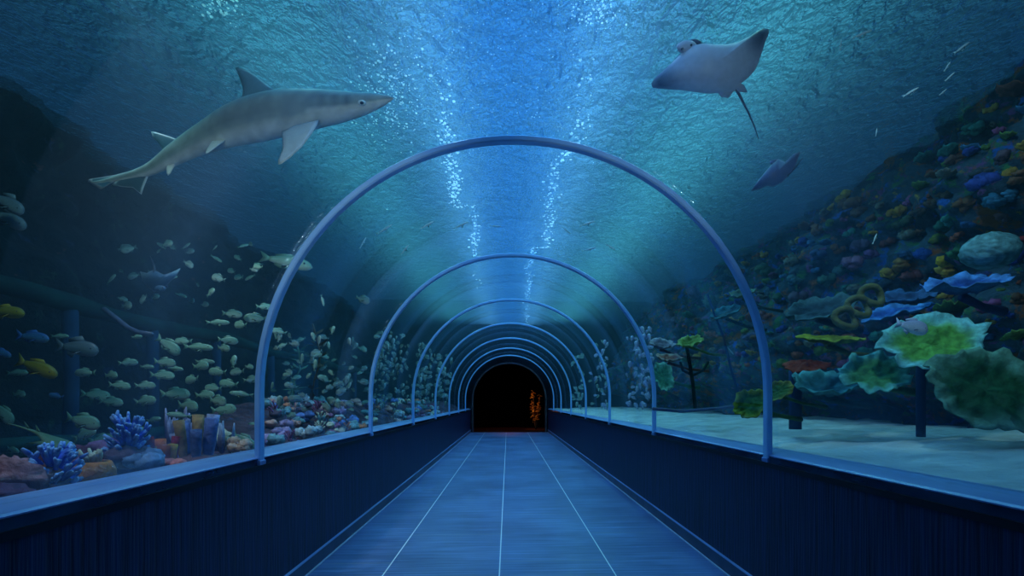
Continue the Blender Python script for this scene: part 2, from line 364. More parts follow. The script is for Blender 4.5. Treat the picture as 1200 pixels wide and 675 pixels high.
# ---------------------------------------------------------------- water and tank shell
v, f = quad_grid(lambda a, c: (-5.4 + 11.2 * a, YB - 1 + (YE - YB + 1) * c, SURF), 40, 60)
struct(mesh('water_surface', v, f, M['water'], None), 'rippled water surface above the tunnel lit blue from above')
def fb(x, y, z, o=4): return noise.fractal(Vector((x, y, z)), 1.0, 2.0, o)
def sst(a, b, x): t = max(0, min(1, (x - a) / (b - a))); return t * t * (3 - 2 * t)
def wxr(y, z):
    return 3.7 + .30 * (z - .9) + .55 * fb(y * .7, z * .8, 1.3) + .22 * fb(y * 2.3, z * 2.3, 7.1) + 1.0 * sst(1.75, 1.15, z) + .11 * fb(y * 6, z * 6, 3, 4)
def wxl(y, z):
    return -4.75 - .1 * (z - .9) + .4 * fb(y * .7, z * .8, 11.3) * sst(1.8, 2.6, z) + .25 * fb(y * 2.3, z * 2.3, 17.1) * sst(1.8, 2.6, z)
v, f = quad_grid(lambda a, c: (wxr(-2.5 + 23.1 * a, .7 + 3.7 * c), -2.5 + 23.1 * a, .7 + 3.7 * c), 460, 90)
struct(mesh('reef_slope_right', v, f, M['reefR'], None), 'coral covered rock wall behind the right panes')
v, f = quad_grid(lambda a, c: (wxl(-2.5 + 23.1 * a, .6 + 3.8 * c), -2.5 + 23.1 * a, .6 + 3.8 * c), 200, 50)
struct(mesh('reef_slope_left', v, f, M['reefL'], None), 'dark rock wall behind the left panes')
def sandz(x, y):
    return .925 + .05 * sst(1.8, 3.5, x) + .045 * fb(x * 1.1, y * 1.1, 2.2) + .02 * fb(x * 4, y * 2.5, 5.2, 3)
v, f = quad_grid(lambda a, c: (XR + .141 + 3.4 * a, YB - .5 + (YE - YB + .45) * c, sandz(XR + .14 + 3.4 * a, YB - .5 + (YE - YB + .45) * c)), 60, 240)
struct(mesh('sand_bed', v, f, M['sand'], None), 'pale rippled sand covering the right tank floor')
def bedz(x, y):
    return .87 + .05 * fb(x * 2, y * 2, 9.2) - .16 * sst(-2.4, -3.2, x) + .035 * fb(x * 7, y * 7, 4.2, 3) + .34 * sst(1.66, 2.5, -x) * (1 - sst(2.7, 3.3, -x)) * sst(4.1, 5.0, y)
v, f = quad_grid(lambda a, c: (XL - .141 - 3.9 * a, YB - .5 + (YE - YB + .45) * c, bedz(XL - .14 - 3.9 * a, YB - .5 + (YE - YB + .45) * c)), 70, 320)
struct(mesh('rubble_bed', v, f, M['bed'], None), 'coral rubble covering the left tank floor')

def water_body():
    m, nt, out = nm('tank_water'); L = nt.links.new
    sc = N(nt, 'ShaderNodeVolumeScatter', Density=.018, Anisotropy=.2); sc.inputs['Color'].default_value = (.35, .75, 1, 1)
    ab = N(nt, 'ShaderNodeVolumeAbsorption', Density=.03); ab.inputs['Color'].default_value = (.25, .75, 1, 1)
    ad = N(nt, 'ShaderNodeAddShader'); L(sc.outputs[0], ad.inputs[0]); L(ab.outputs[0], ad.inputs[1]); L(ad.outputs[0], out.inputs['Volume'])
    prof = [(-5.35, .6), (-5.35, SURF - .01), (5.75, SURF - .01), (5.75, .6)] + [(p[0], p[1]) for p in arc_pts(RO + .06, .6, 32)][::-1]
    n = len(prof); v = [(p[0], yy, p[1]) for yy in (YB - .9, YE - .02) for p in prof]
    f = [(i, (i + 1) % n, n + (i + 1) % n, n + i) for i in range(n)] + [tuple(range(n))[::-1], tuple(range(n, 2 * n))]
    struct(mesh('water_body', v, f, m, None, smooth=False), 'clear blue tank water around the tunnel')
water_body()

# ---------------------------------------------------------------- fish
def fish_mesh(name, L=1.0, deep=.36, wide=.13, cols=None, tailspan=.34, dorsal=.10, nose=.0, seg=14, ring=10, tail_l=.2, eyes=True):
    """nose at +X, length L, back up (+Z); body, fins and tail one mesh"""
    back, side, belly, fin = cols
    b = MB(); v = []; t = []
    for i in range(seg + 1):
        u = i / seg                     # 0 nose .. 1 tail root
        h = (math.sin(PI * min(1, u ** .62 * .93 + .005)) ** .85) * deep / 2 + .018 * u
        w = (math.sin(PI * min(1, u ** .6 * .95 + .005)) ** .9) * wide / 2 + .006
        x = L * (.5 - u * (1 - tail_l))
        for k in range(ring):
            a = 2 * PI * k / ring; z = math.sin(a)
            v.append((x, math.cos(a) * w * L, (z * h + .015 * math.sin(PI * u)) * L))
            m = .5 + .5 * z
            c = [belly[q] + (side[q] - belly[q]) * sst(.0, .45, m) for q in range(3)]
            t.append(tuple(c[q] + (back[q] - c[q]) * sst(.6, .95, m) for q in range(3)))
    f = [(i * ring + k, i * ring + (k + 1) % ring, (i + 1) * ring + (k + 1) % ring, (i + 1) * ring + k) for i in range(seg) for k in range(ring)]
    f += [tuple(range(ring))[::-1], tuple(range(seg * ring, (seg + 1) * ring))]
    b.add(v, f, t)
    xt = L * (.5 - (1 - tail_l))
    def blade(pts, th=.008):
        n = len(pts); vv = [(p[0], th * L * (1 if i in (0, 1) else .35), p[1]) for i, p in enumerate(pts)] + [(p[0], -th * L * (1 if i in (0, 1) else .35), p[1]) for i, p in enumerate(pts)]
        ff = [tuple(range(n)), tuple(range(n, 2 * n))[::-1]] + [(i, n + i, n + (i + 1) % n, (i + 1) % n) for i in range(n)]
        b.add(vv, ff, [fin] * (2 * n))
    s = tailspan / 2 * L
    blade([(xt + .03 * L, .018 * L), (xt + .03 * L, -.018 * L), (-.5 * L + .03 * L, -s * .9), (-.5 * L, -s), (-.5 * L + .07 * L, 0), (-.5 * L, s), (-.5 * L + .03 * L, s * .9)])
    hd = deep / 2
    blade([(.20 * L, hd * .8 * L), (-.18 * L, hd * .55 * L), (-.22 * L, (hd * .62 + dorsal * .5) * L), (-.05 * L, (hd + dorsal * .55) * L), (.08 * L, (hd + dorsal * .75) * L)])
    blade([(-.02 * L, -hd * .75 * L), (-.2 * L, -hd * .45 * L), (-.2 * L, -(hd * .55 + dorsal * .5) * L), (-.08 * L, -(hd + dorsal * .4) * L)])
    for sg in (-1, 1):                   # pectoral fins
        o = Vector((.17 * L, sg * wide * .46 * L, -.05 * L)); e = Vector((.02 * L, sg * (wide * .46 + .07) * L, -.13 * L))
        b.add([o + Vector((0, 0, .02 * L)), o - Vector((0, 0, .025 * L)), e - Vector((0, 0, .02 * L)), e + Vector((-.02 * L, 0, .03 * L)), o + Vector((0, sg * .006 * L, 0))],
              [(0, 1, 4), (0, 4, 2, 3), (1, 2, 4), (0, 3, 2, 1)], [fin] * 5)
    body = b.build(name, M['skin'])
    # eyes
    if eyes:
        for sg in (-1, 1):
            ev = MB(); ev.blob((.36 * L, sg * wide * .36 * L, .035 * L), .022 * L, amp=0, nu=8, nv=5); ev.build('eye', M['eye'], body)
    return body

silver = (S(90, 132, 116), S(160, 200, 176), S(206, 228, 208), S(110, 150, 132))
PALE = (S(84, 112, 108), S(150, 176, 164), S(190, 208, 196), S(110, 140, 132))
LILAC = (S(130, 136, 170), S(186, 190, 218), S(200, 206, 218), S(140, 146, 170))
YEL = (S(120, 104, 20), S(188, 160, 34), S(210, 190, 80), S(170, 140, 30))
BLU = (S(40, 80, 140), S(80, 140, 190), S(150, 190, 210), S(50, 100, 170))
GRY = (S(70, 84, 96), S(120, 140, 148), S(170, 186, 186), S(90, 106, 116))
NEED = (S(120, 150, 160), S(200, 225, 230), S(235, 245, 245), S(170, 200, 205))
placed = []
def free(p, r):
    for q, s in placed:
        if (p - q).length < r + s: return False
    return True
def face(dirx, tilt=0, yaw=0):
    """nose along +-screen right (RT), nose tilted up by tilt degrees"""
    h = math.atan2(RT.y, RT.x) + (0 if dirx > 0 else PI) + math.radians(yaw)
    return (0, -math.radians(tilt), h)
def put(proto, p, rot, L, label, group, first=[]):
    placed.append((p, L * .5))
    key = proto.name
    if key not in first:
        first.append(key); proto.location = p; proto.rotation_euler = rot; proto.scale = (L, L, L); proto['label'] = label; proto['category'] = 'fish'
        if group: proto['group'] = group
        return proto
    o = dup(proto, p, rot, L, label, None, True)
    if 'group' in o.keys(): del o['group']
    if group: o['group'] = group
    return o
bream = fish_mesh('bream', cols=silver, deep=.40)
slim = fish_mesh('slender_fish', cols=silver, deep=.22, wide=.12, tailspan=.22, dorsal=.06)
needle = fish_mesh('needle_fish', eyes=False, cols=NEED, deep=.10, wide=.07, tailspan=.14, dorsal=.03)
pale = fish_mesh('pale_fish', eyes=False, cols=PALE, deep=.5, wide=.16, tailspan=.3, seg=10, ring=8)
lavender = fish_mesh('lavender_fish', cols=(S(170, 176, 220), S(226, 226, 250), S(248, 248, 255), S(200, 204, 236)), deep=.42, wide=.16)
lilac = fish_mesh('lilac_fish', cols=LILAC, eyes=True, deep=.5, wide=.18, tailspan=.28, seg=10, ring=8)
yellow = fish_mesh('yellow_fish', cols=YEL, deep=.3, wide=.16)
bluef = fish_mesh('blue_fish', cols=BLU, deep=.3, wide=.14)
grey = fish_mesh('grey_fish', cols=GRY, deep=.34, wide=.15, dorsal=.16)

# single fish that the picture tells apart: proto, px, py, depth, length px, dir, tilt, label
SING = [
    (yellow, 43, 431, 3.3, 52, 1, -22, 'yellow fish nosing down in the dark water at the left edge'),
    (yellow, 6, 366, 3.2, 46, 1, -4, 'yellow fish cut off by the left edge above the other yellow one'),
    (bluef, 38, 395, 3.5, 40, 1, -8, 'blue fish swimming between the two yellow fish'),
    (bluef, 1, 413, 3.4, 26, 1, -20, 'small blue fish at the very left edge'),
    (grey, 8, 238, 3.4, 46, 1, -30, 'upper of two grey fish diving at the left edge'),
    (grey, 10, 257, 3.5, 46, 1, -26, 'lower of two grey fish diving at the left edge'),
    (grey, 90, 408, 3.9, 52, 1, -8, 'grey fish with a raised back fin right of the yellow fish'),
    (bream, 97, 494, 3.5, 42, 1, -14, 'large round bream above the blue branching corals'),
    (bream, 99, 509, 3.8, 30, 1, 24, 'bream tucked just under the large round bream'),
    (bream, 197, 405, 4.2, 34, 1, -36, 'bream nosing steeply down below the dark beam'),
    (bream, 285, 517, 3.6, 36, 1, -36, 'big bream nosing down just left of the nearest arch foot'),
    (bluef, 66, 464, 3.5, 18, -1, 12, 'small blue and cream fish under the tilted yellow fish'),
    (slim, 70, 394, 4.0, 22, 1, 0, 'thin silver fish above the grey fish with raised fin'),
    (slim, 232, 407, 4.3, 36, 1, -3, 'thin silver fish below the diving bream'),
    (slim, 240, 424, 4.4, 24, 1, -2, 'short thin silver fish under the middle of the school'),
    (bream, 4, 484, 3.3, 34, 1, -50, 'round bream half cut off by the left edge'),
    (bream, 274, 424, 4.3, 16, 1, 80, 'small bream swimming upright in the school'),
    (lavender, 1068, 383, 3.3, 40, 1, -14, 'pale lilac fish resting over the big green coral'),
    (needle, 1025, 280, 4.0, 14, 1, 68, 'tiny white fish upright before the right reef'),
    (slim, 335, 307, 5.2, 64, 1, -12, 'long pale fish passing behind the nearest arch on the left'),
    (slim, 378, 352, 5.2, 14, 1, -75, 'small white fish hanging nose down right of the nearest arch'),
    (pale, 425, 351, 5.6, 18, 1, -20, 'pale oval fish just left of the second arch'),
    (needle, 856, 411, 5.0, 12, 1, -50, 'tiny silver fish right of the third arch on the right'),
]
for pr, px, py, d, lp, dr, tl, lab in SING:
    put(pr, at(px, py, d), face(dr, tl), lp * d / F_PX, lab, None)

# long guitarfish on the left
def guitarfish():
    A, B = at(8, 496, 3.05), at(97, 530, 2.85); ax = B - A; n = 22; b = MB(); v = []; t = []
    R_ = ax.normalized(); W = R_.cross(UP).normalized(); H = W.cross(R_)
    for i in range(n + 1):
        u = i / n; w = .003 + .05 * sst(.4, .72, u) * (1 - sst(.74, 1.0, u) * .93) + .008 * sst(0, .4, u); h = .004 + .018 * sst(.2, .7, u) * (1 - .8 * sst(.8, 1, u))
        p = A + ax * u + H * .012 * math.sin(u * 5)
        for k in range(10):
            a = 2 * PI * k / 10; v.append(p + W * math.cos(a) * w + H * math.sin(a) * h); m = .5 + .5 * math.sin(a); t.append(tuple(S(150, 170, 140)[q] * (1 - m) + S(76, 110, 88)[q] * m for q in range(3)))
    f = [(i * 10 + k, i * 10 + (k + 1) % 10, (i + 1) * 10 + (k + 1) % 10, (i + 1) * 10 + k) for i in range(n) for k in range(10)] + [tuple(range(10))[::-1], tuple(range(n * 10, n * 10 + 10))]
    b.add(v, f, t)
    c = S(86, 120, 96)
    for u, s in ((.3, .04), (.45, .045)):
        p = A + ax * u + H * .01; b.add([p + R_ * .03, p - R_ * .03, p - R_ * .05 + H * s, p + W * .004], [(0, 1, 2), (0, 2, 3), (1, 3, 2), (0, 3, 1)], [c] * 4)
    for sg in (-1, 1):
        p = A + ax * .68; b.add([p + R_ * .08 + W * sg * .02, p - R_ * .07 + W * sg * .02, p - R_ * .09 + W * sg * .10 - H * .02, p + W * sg * .05 + H * .012], [(0, 1, 2), (0, 2, 3), (1, 3, 2), (0, 3, 1)], [c] * 4)
    o = b.build('guitarfish', M['skin']); tag(o, 'long slender guitarfish gliding over the corals at lower left', 'fish')
    for sg in (-1, 1): e = MB(); e.blob(A + ax * .86 + W * sg * .018 + H * .012, .006, amp=0, nu=8, nv=5); e.build('eye', M['eye'], o)
guitarfish()

# the silver school on the left, near pane
SCHOOL = [(170, 470, 27, 1), (205, 462, 34, 1), (220, 476, 34, 1), (210, 487, 28, 1), (158, 505, 30, 1), (255, 470, 30, 1), (262, 480, 30, 1), (240, 463, 24, 1), (283, 462, 26, 1), (247, 493, 26, 1),
          (272, 368, 22, 1), (282, 381, 22, 1), (300, 373, 26, 1), (255, 378, 26, 1), (267, 399, 22, 1), (262, 408, 20, 1), (193, 425, 26, 1), (235, 429, 26, 1), (172, 430, 22, 1), (255, 436, 24, 1), (190, 440, 26, 1),
          (278, 436, 20, 1), (292, 430, 14, 1), (20, 437, 30, 1), (100, 437, 24, 1), (112, 463, 30, 1), (130, 471, 26, 1), (120, 515, 28, 1), (15, 527, 26, 1), (22, 462, 20, 1), (140, 452, 24, 1), (170, 452, 22, 1), (225, 445, 24, 1), (205, 432, 22, 1),
          (150, 425, 20, 1), (130, 440, 22, 1), (295, 445, 20, 1), (290, 480, 22, 1), (180, 492, 26, 1), (235, 505, 24, 1), (160, 522, 26, 1), (268, 450, 24, 1), (215, 400, 20, 1), (160, 395, 20, 1), (250, 455, 22, 1), (295, 500, 20, 1)]
for i, (px, py, lp, dr) in enumerate(SCHOOL):
    for k in range(12):
        d = rnd.uniform(3.3, 5.0); L = lp * d / F_PX; p = at(px, py, d)
        if free(p, L * .5): break
    put(slim if i % 5 == 3 else bream, p, face(dr if rnd.random() < .8 else -dr, rnd.uniform(-10, 8), rnd.uniform(-25, 25)), L, 'silvery green fish of the loose school seen through the nearest left pane', 'silvery green school in the left tank')
# crowds of small pale fish further down the tunnel
def crowd(n, x0, x1, y0, y1, d0, d1, l0, l1, protos, label, group, up=0, xlim=(0, 0)):
    c = 0; g = 0
    while c < n and g < n * 60:
        g += 1; px, py, d = rnd.uniform(x0, x1), rnd.uniform(y0, y1), rnd.uniform(d0, d1); L = rnd.uniform(l0, l1); p = at(px, py, d)
        if abs(p.x - CX) < 1.72 or p.x < -4.3 or p.x > 3.3 or p.z < max(.98, bedz(p.x, p.y) + .14 if p.x < 0 else 0) + L * .6: continue
        if not free(p, L * .5): continue
        put(rnd.choice(protos), p, face(rnd.choice((-1, 1)), (rnd.uniform(50, 110) if rnd.random() < up else rnd.uniform(-35, 35)), rnd.uniform(-40, 40)), L, label, group); c += 1
crowd(90, 318, 436, 385, 500, 4.2, 7.4, .07, .14, [pale, pale, bream], 'small pale oval fish between the first and second arches on the left', 'pale fish past the nearest left arch', .25)
crowd(130, 438, 486, 390, 492, 6.4, 9.5, .06, .12, [pale], 'small pale fish between the second and third arches on the left', 'pale fish past the second left arch', .6)
crowd(80, 488, 512, 402, 486, 9, 13, .08, .15, [pale], 'tiny pale fish between the third and fourth arches on the left', 'pale fish past the third left arch', .6)
crowd(36, 513, 530, 415, 484, 12, 16, .12, .22, [pale], 'tiny pale fleck of a fish beyond the fourth arch on the left', 'pale fish near the far left end', .5)
crowd(60, 712, 764, 385, 478, 5.9, 8.0, .07, .13, [lilac], 'small lilac white fish between the second and third arches on the right', 'lilac fish past the second right arch', .7)
crowd(46, 684, 712, 400, 480, 8.5, 11.5, .08, .15, [lilac, pale], 'tiny lilac white fish between the third and fourth arches on the right', 'lilac fish past the third right arch', .7)
crowd(22, 660, 683, 415, 482, 11.5, 15, .12, .2, [pale], 'tiny pale fleck of a fish beyond the fourth arch on the right', 'pale fish near the far right end', .5)
crowd(36, 110, 310, 285, 362, 4.6, 6.2, .08, .15, [bream, pale, slim], 'tiny fish modelled for reflections of fish above the dark beam on the left', 'modelled fish reflections above the left beam')  # fish added to stand for reflections of the fish below
# thin silver fish high under the surface
NE = [(450, 269, 22, 32), (500, 264, 20, 30), (540, 264, 20, 24), (581, 265, 14, -4), (474, 293, 16, 52), (425, 285, 16, 60), (664, 270, 14, -40), (690, 292, 18, 14), (715, 289, 14, -28), (688, 262, 20, 18)]
for i, (px, py, lp, tl) in enumerate(NE):
    d = 6.3; put(needle, at(px, py, d), face(1, tl), lp * d / F_PX, 'thin silver fish under the water surface between the first two arches', 'thin silver fish over the tunnel')
for i, (px, py, lp, tl) in enumerate([(1127, 56, 24, 36), (1067, 108, 22, 30), (1010, 40, 26, 22), (985, 53, 14, 80), (1110, 78, 14, 56), (1113, 90, 16, 42), (1105, 108, 12, 40), (1027, 155, 10, 80)]):
    d = 3.9; put(needle, at(px, py, d), face(1, tl), lp * d / F_PX, 'thin silver fish near the surface at the upper right', 'thin silver fish at upper right')

# ---------------------------------------------------------------- shark
def shark():
    # centre line (px, py, depth, half thickness px)
    cl = [(461, 115, 3.22, .8), (455, 116, 3.22, 4), (445, 118, 3.225, 7.5), (430, 121, 3.23, 11.5), (412, 124, 3.24, 15), (392, 126, 3.25, 18.5), (370, 128, 3.26, 21.5), (345, 131, 3.28, 24.5),
          (320, 135, 3.30, 26), (295, 141, 3.33, 25.5), (272, 148, 3.36, 22.5), (252, 157, 3.39, 19), (232, 166, 3.42, 15.5), (214, 176, 3.44, 13), (200, 184, 3.46, 11), (186, 193, 3.48, 8.5), (172, 200, 3.49, 6.6), (156, 205, 3.5, 5), (138, 209, 3.5, 3.8), (120, 213, 3.5, 2.6), (106, 214, 3.5, 1.2)]
    def cr(i, t):
        P = [cl[max(0, min(len(cl) - 1, i + k))] for k in (-1, 0, 1, 2)]
        return [.5 * (2 * P[1][q] + (P[2][q] - P[0][q]) * t + (2 * P[0][q] - 5 * P[1][q] + 4 * P[2][q] - P[3][q]) * t * t + (3 * P[1][q] - P[0][q] - 3 * P[2][q] + P[3][q]) * t ** 3) for q in range(4)]
    pts = [cr(i, t / 3) for i in range(len(cl) - 1) for t in range(3)] + [list(cl[-1])]
    ring = 22; v = []; tint = []
    top, flank, bel = S(112, 160, 164), S(128, 142, 136), S(206, 208, 198)
    n = len(pts); P3 = [at(p[0], p[1], p[2]) for p in pts]
    for i, p in enumerate(pts):
        d = (P3[min(i + 1, n - 1)] - P3[max(i - 1, 0)]).normalized(); B = d.cross(UP).normalized(); H = B.cross(d); 
        if H.z < 0: H = -H
        r = max(.4, p[3]) * p[2] / F_PX; u = i / n
        for k in range(ring):
            a = 2 * PI * k / ring; s, c = math.sin(a), math.cos(a)
            hz = r * (s if s > 0 else s * .96); w = r * .86 * c
            v.append(P3[i] + H * hz + B * w)
            m = .5 + .5 * s; low = .20 if u > .3 else .30
            cc = [bel[q] + (flank[q] - bel[q]) * sst(low - .14, low + .06, m) for q in range(3)]
            cc = [cc[q] + (top[q] - cc[q]) * sst(.6, .9, m) for q in range(3)]
            g = 1.0
            if .185 < u < .275 and .25 < m < .7 and int((u - .185) / .0155) % 2 == 0 : g = .6
            g *= 1 - .3 * sst(.28, .36, m) * (1 - sst(.42, .6, m)) * sst(.28, .4, u)     # gill slits
            mott = 1 + .34 * noise.noise(v[-1] * 16) + .2 * noise.noise(v[-1] * 45)
            tint.append(tuple(x * g * mott for x in cc))
    f = [(i * ring + k, (i + 1) * ring + k, (i + 1) * ring + (k + 1) % ring, i * ring + (k + 1) % ring) for i in range(n - 1) for k in range(ring)]
    f += [tuple(range(ring)), tuple(range((n - 1) * ring, n * ring))[::-1]]
    b = MB(); b.add(v, f, tint)
    def fin(outl, dz, c, edge=None, th=.016, bulge=0.0):
        """outline in (px, py, depth offset) with the first and last point on the body"""
        ps = [at(q[0], q[1], dz + q[2]) for q in outl]; m = len(ps); cen = sum(ps, Vector()) / m
        nrm = (ps[1] - ps[0]).cross(ps[-1] - ps[0]).normalized(); root = (ps[0] + ps[-1]) / 2
        mx = max((p - root).length for p in ps)
        inner = [p.lerp(cen, .22) for p in ps]; core = [p.lerp(cen, .6) for p in ps]
        vv = []; tt = []
        for sg in (1, -1):
            for L_, k in ((inner, .55), (core, 1.0)):
                for p in L_:
                    fall = 1 - .75 * (p - root).length / mx; vv.append(p + nrm * sg * th * .5 * k * fall * 1.6); tt.append(c)
        vv += ps; tt += [edge or c] * m
        I = lambda s_, l_, i_: (0 if s_ > 0 else 2 * m) + l_ * m + i_ % m
        ff = []
        for i in range(m):
            for sg in (1, -1):
                q = (4 * m + i, 4 * m + (i + 1) % m, I(sg, 0, i + 1), I(sg, 0, i)); ff.append(q if sg > 0 else q[::-1])
                q = (I(sg, 0, i), I(sg, 0, i + 1), I(sg, 1, i + 1), I(sg, 1, i)); ff.append(q if sg > 0 else q[::-1])
        ff.append(tuple(I(1, 1, i) for i in range(m))); ff.append(tuple(I(-1, 1, i) for i in range(m))[::-1])
        b.add(vv, ff, tt)
    dk = S(70, 118, 130); lt = S(206, 204, 196); wh = S(228, 236, 236)
    fin([(331, 110, 0), (318, 103, 0), (303, 91, .01), (290, 82, .02), (279, 78, .02), (276, 80, .02), (281, 92, .02), (285, 104, .01), (283, 119, 0), (291, 124, 0), (312, 122, 0)], 3.31, dk, S(110, 160, 170), .03)
    fin([(214, 166, 0), (207, 163, 0), (196, 159, .01), (183, 155, .02), (177, 154, .02), (179, 161, .02), (186, 168, .01), (191, 176, 0), (196, 184, 0), (206, 178, 0)], 3.45, S(46, 86, 98), S(130, 170, 176), .018)
    fin([(374, 140, 0), (372, 146, -.04), (366, 156, -.08), (354, 172, -.13), (340, 185, -.17), (330, 192, -.2), (326, 193, -.2), (326, 188, -.19), (331, 175, -.15), (331, 163, -.09), (330, 154, -.02), (345, 147, 0)], 3.2, lt, wh, .03)
    fin([(372, 130, .06), (364, 136, .16), (350, 140, .28), (338, 138, .36), (340, 132, .3), (352, 126, .12)], 3.28, S(150, 156, 156), wh, .02)
    fin([(266, 163, 0), (260, 167, -.03), (252, 173, -.06), (243, 180, -.08), (240, 180, -.08), (243, 173, -.05), (249, 165, 0)], 3.33, lt, wh, .015)
    fin([(207, 188, 0), (205, 194, 0), (200, 203, 0), (197, 206, 0), (195, 203, 0), (195, 196, 0), (196, 189, 0)], 3.45, lt, wh, .012)
    # tail: upper lobe with its notch, then the lower lobe
    fin([(170, 200, 0), (150, 206, 0), (135, 212, 0), (118, 222, 0), (103, 213, 0), (104, 210, 0), (118, 208, 0), (135, 205, 0), (158, 199, 0)], 3.495, S(50, 92, 104), wh, .012)
    fin([(178, 196, 0), (174, 206, 0), (168, 221, 0), (166, 228, 0), (163, 226, 0), (156, 220, 0), (143, 219, 0), (130, 217, 0), (136, 211, 0), (155, 205, 0)], 3.495, S(36, 66, 74), wh, .012)
    o = b.build('shark', M['skin']); tag(o, 'grey shark swimming right above the left panes', 'shark')
    # eye on the side facing the tunnel
    ce = at(424, 120.5, 3.232 - .052); e = MB(); e.blob(ce, (.026, .016, .017), amp=0, nu=12, nv=8); ev = e.build('eye', M['iris'], o)
    e = MB(); e.blob(ce + (CAM - ce).normalized() * .013, (.012, .008, .010), amp=0, nu=10, nv=6); e.build('pupil', M['eye'], ev)
    return o
SHARK = shark()

# ---------------------------------------------------------------- rays
def eagle_ray(outline, head, tail, D, tips, label, name='eagle_ray', belly=S(176, 180, 196), tipc=S(34, 18, 50), pelvic=None):
    """outline (px,py) of the disc; wing tips bend away; belly faces the viewer"""
    ps = outline; m = len(ps); cx = sum(p[0] for p in ps) / m; cy = sum(p[1] for p in ps) / m
    span = max(math.hypot(p[0] - cx, p[1] - cy) for p in ps)
    def dep(x, y):
        r = math.hypot(x - cx, y - cy) / span; return D + .16 * r * r + .0016 * (y - cy)
    rings = [1.0, .97, .88, .72, .52, .3, .12]; v = []; t = []
    nrm = -ray(cx, cy).normalized()
    for sg in (1, -1):
        for q in rings:
            for (x, y) in ps:
                X, Y = cx + (x - cx) * q, cy + (y - cy) * q
                r = math.hypot(x - cx, y - cy) * q / span
                th = .075 * span / 75 * (1 - q ** 2) ** .6 * (D / 3.6)
                v.append(at(X, Y, dep(X, Y)) + nrm * sg * th * (1 if sg > 0 else 1.15))
                e = min(math.hypot(X - a, Y - c_) for a, c_ in tips) / span
                k = 1 - sst(.16, .62, e)
                rim = sst(.9, 1, q)
                base = belly if sg > 0 else S(44, 44, 64)
                c = [base[i] + (tipc[i] - base[i]) * k for i in range(3)]
                t.append(tuple(c[i] + (S(190, 190, 205)[i] - c[i]) * rim * .25 for i in range(3)))
    R_ = len(rings); f = []; ci = []
    for s in range(2):
        o = s * R_ * m
        for j in range(R_ - 1):
            for i in range(m):
                q = (o + j * m + i, o + j * m + (i + 1) % m, o + (j + 1) * m + (i + 1) % m, o + (j + 1) * m + i); f.append(q if s else q[::-1])
        ctr = sum((v[o + (R_ - 1) * m + i] for i in range(m)), Vector()) / m; v.append(ctr); t.append(t[o + (R_ - 1) * m]); ci.append(len(v) - 1)
    for s in range(2):
        o = s * R_ * m
        for i in range(m): q = (o + (R_ - 1) * m + i, o + (R_ - 1) * m + (i + 1) % m, ci[s]); f.append(q if s else q[::-1])
    b = MB(); b.add(v, f, t)
    # head lobe
    hx, hy, hr = head; hp = at(hx, hy, D + .01); k = D / F_PX
    b.blob(hp, (hr * k * 1.3, hr * k * .6, hr * k * .75), 3, .1, t=belly)
    b.blob(hp + (at(hx + hr * .9, hy - hr * .45, D + .05) - at(hx, hy, D)), (hr * k * .9, hr * k * .5, hr * k * .45), 4, .1, t=S(60, 62, 90))
    if pelvic:
        for c_ in pelvic:
            q = [at(x, y, dep(x, y) - .01) for x, y in c_]; qq = [p - nrm * .02 for p in q]; n2 = len(q); cn = sum(q, Vector()) / n2 + nrm * .012
            b.add(q + qq + [cn], [(i, (i + 1) % n2, 2 * n2) for i in range(n2)] + [tuple(range(n2, 2 * n2))[::-1]] + [(i, n2 + i, n2 + (i + 1) % n2, (i + 1) % n2) for i in range(n2)], [S(160, 166, 184)] * (2 * n2 + 1))
    tp = [at(x, y, dep(x, y) + .0) for x, y in tail]; n3 = len(tp)
    b.tube(tp, [(1.9 - 1.4 * i / (n3 - 1)) * k for i in range(n3)], 8, t=S(44, 48, 66))
    o = b.build(name, M['skin']); tag(o, label, 'ray')
    for dx, dy in ((-hr * .55, hr * .25), (hr * .55, -hr * .2)):
        e = MB(); e.blob(hp + (at(hx + dx, hy + dy, D) - at(hx, hy, D)) + nrm * hr * k * .62, hr * k * .16, amp=0, nu=10, nv=6); e.build('eye', M['eye'], o)
    return o
ra = [(797, 64), (803, 58), (812, 53), (824, 51), (838, 52), (852, 52), (866, 49), (878, 43), (888, 36), (895, 33), (901, 34), (901, 39), (897, 49), (893, 61), (889, 73), (884, 83), (877, 91), (868, 98), (862, 106), (852, 110), (843, 109), (830, 110), (815, 108), (800, 106), (786, 105), (773, 104), (765, 103), (763, 98), (768, 91), (777, 83), (787, 74)]
eagle_ray(ra, (805, 55, 9.5), [(860, 100), (868, 114), (877, 132), (884, 148), (889, 163)], 3.55, [(902, 33), (762, 102)], 'pale bellied ray gliding above the right panes', pelvic=[[(838, 104), (845, 114), (854, 115), (860, 106), (852, 100)], [(858, 100), (866, 108), (876, 108), (872, 100), (862, 94)]])
rb = [(905, 192), (912, 186), (920, 190), (930, 180), (938, 178), (934, 190), (928, 202), (916, 214), (906, 219), (898, 218), (890, 222), (880, 224), (888, 212), (898, 200)]  # faint reflection of the large ray, built as a dim second body
eagle_ray(rb, (907, 190, 4), [(922, 206), (932, 196), (940, 186)], 4.3, [(940, 176), (878, 225)], 'dim reflection of the large ray on the right, modelled as a small ray below it', belly=S(90, 100, 140), tipc=S(60, 60, 100))
rc = [(164, 318), (172, 320), (180, 316), (192, 322), (204, 318), (212, 314), (206, 324), (198, 332), (190, 340), (180, 342), (172, 336), (166, 328)]
eagle_ray(rc, (188, 338, 5), [(182, 320), (180, 310), (176, 300)], 4.6, [(162, 316), (214, 312)], 'small dark ray under the shark tail above the dark beam', belly=S(60, 90, 120), tipc=S(130, 150, 160))

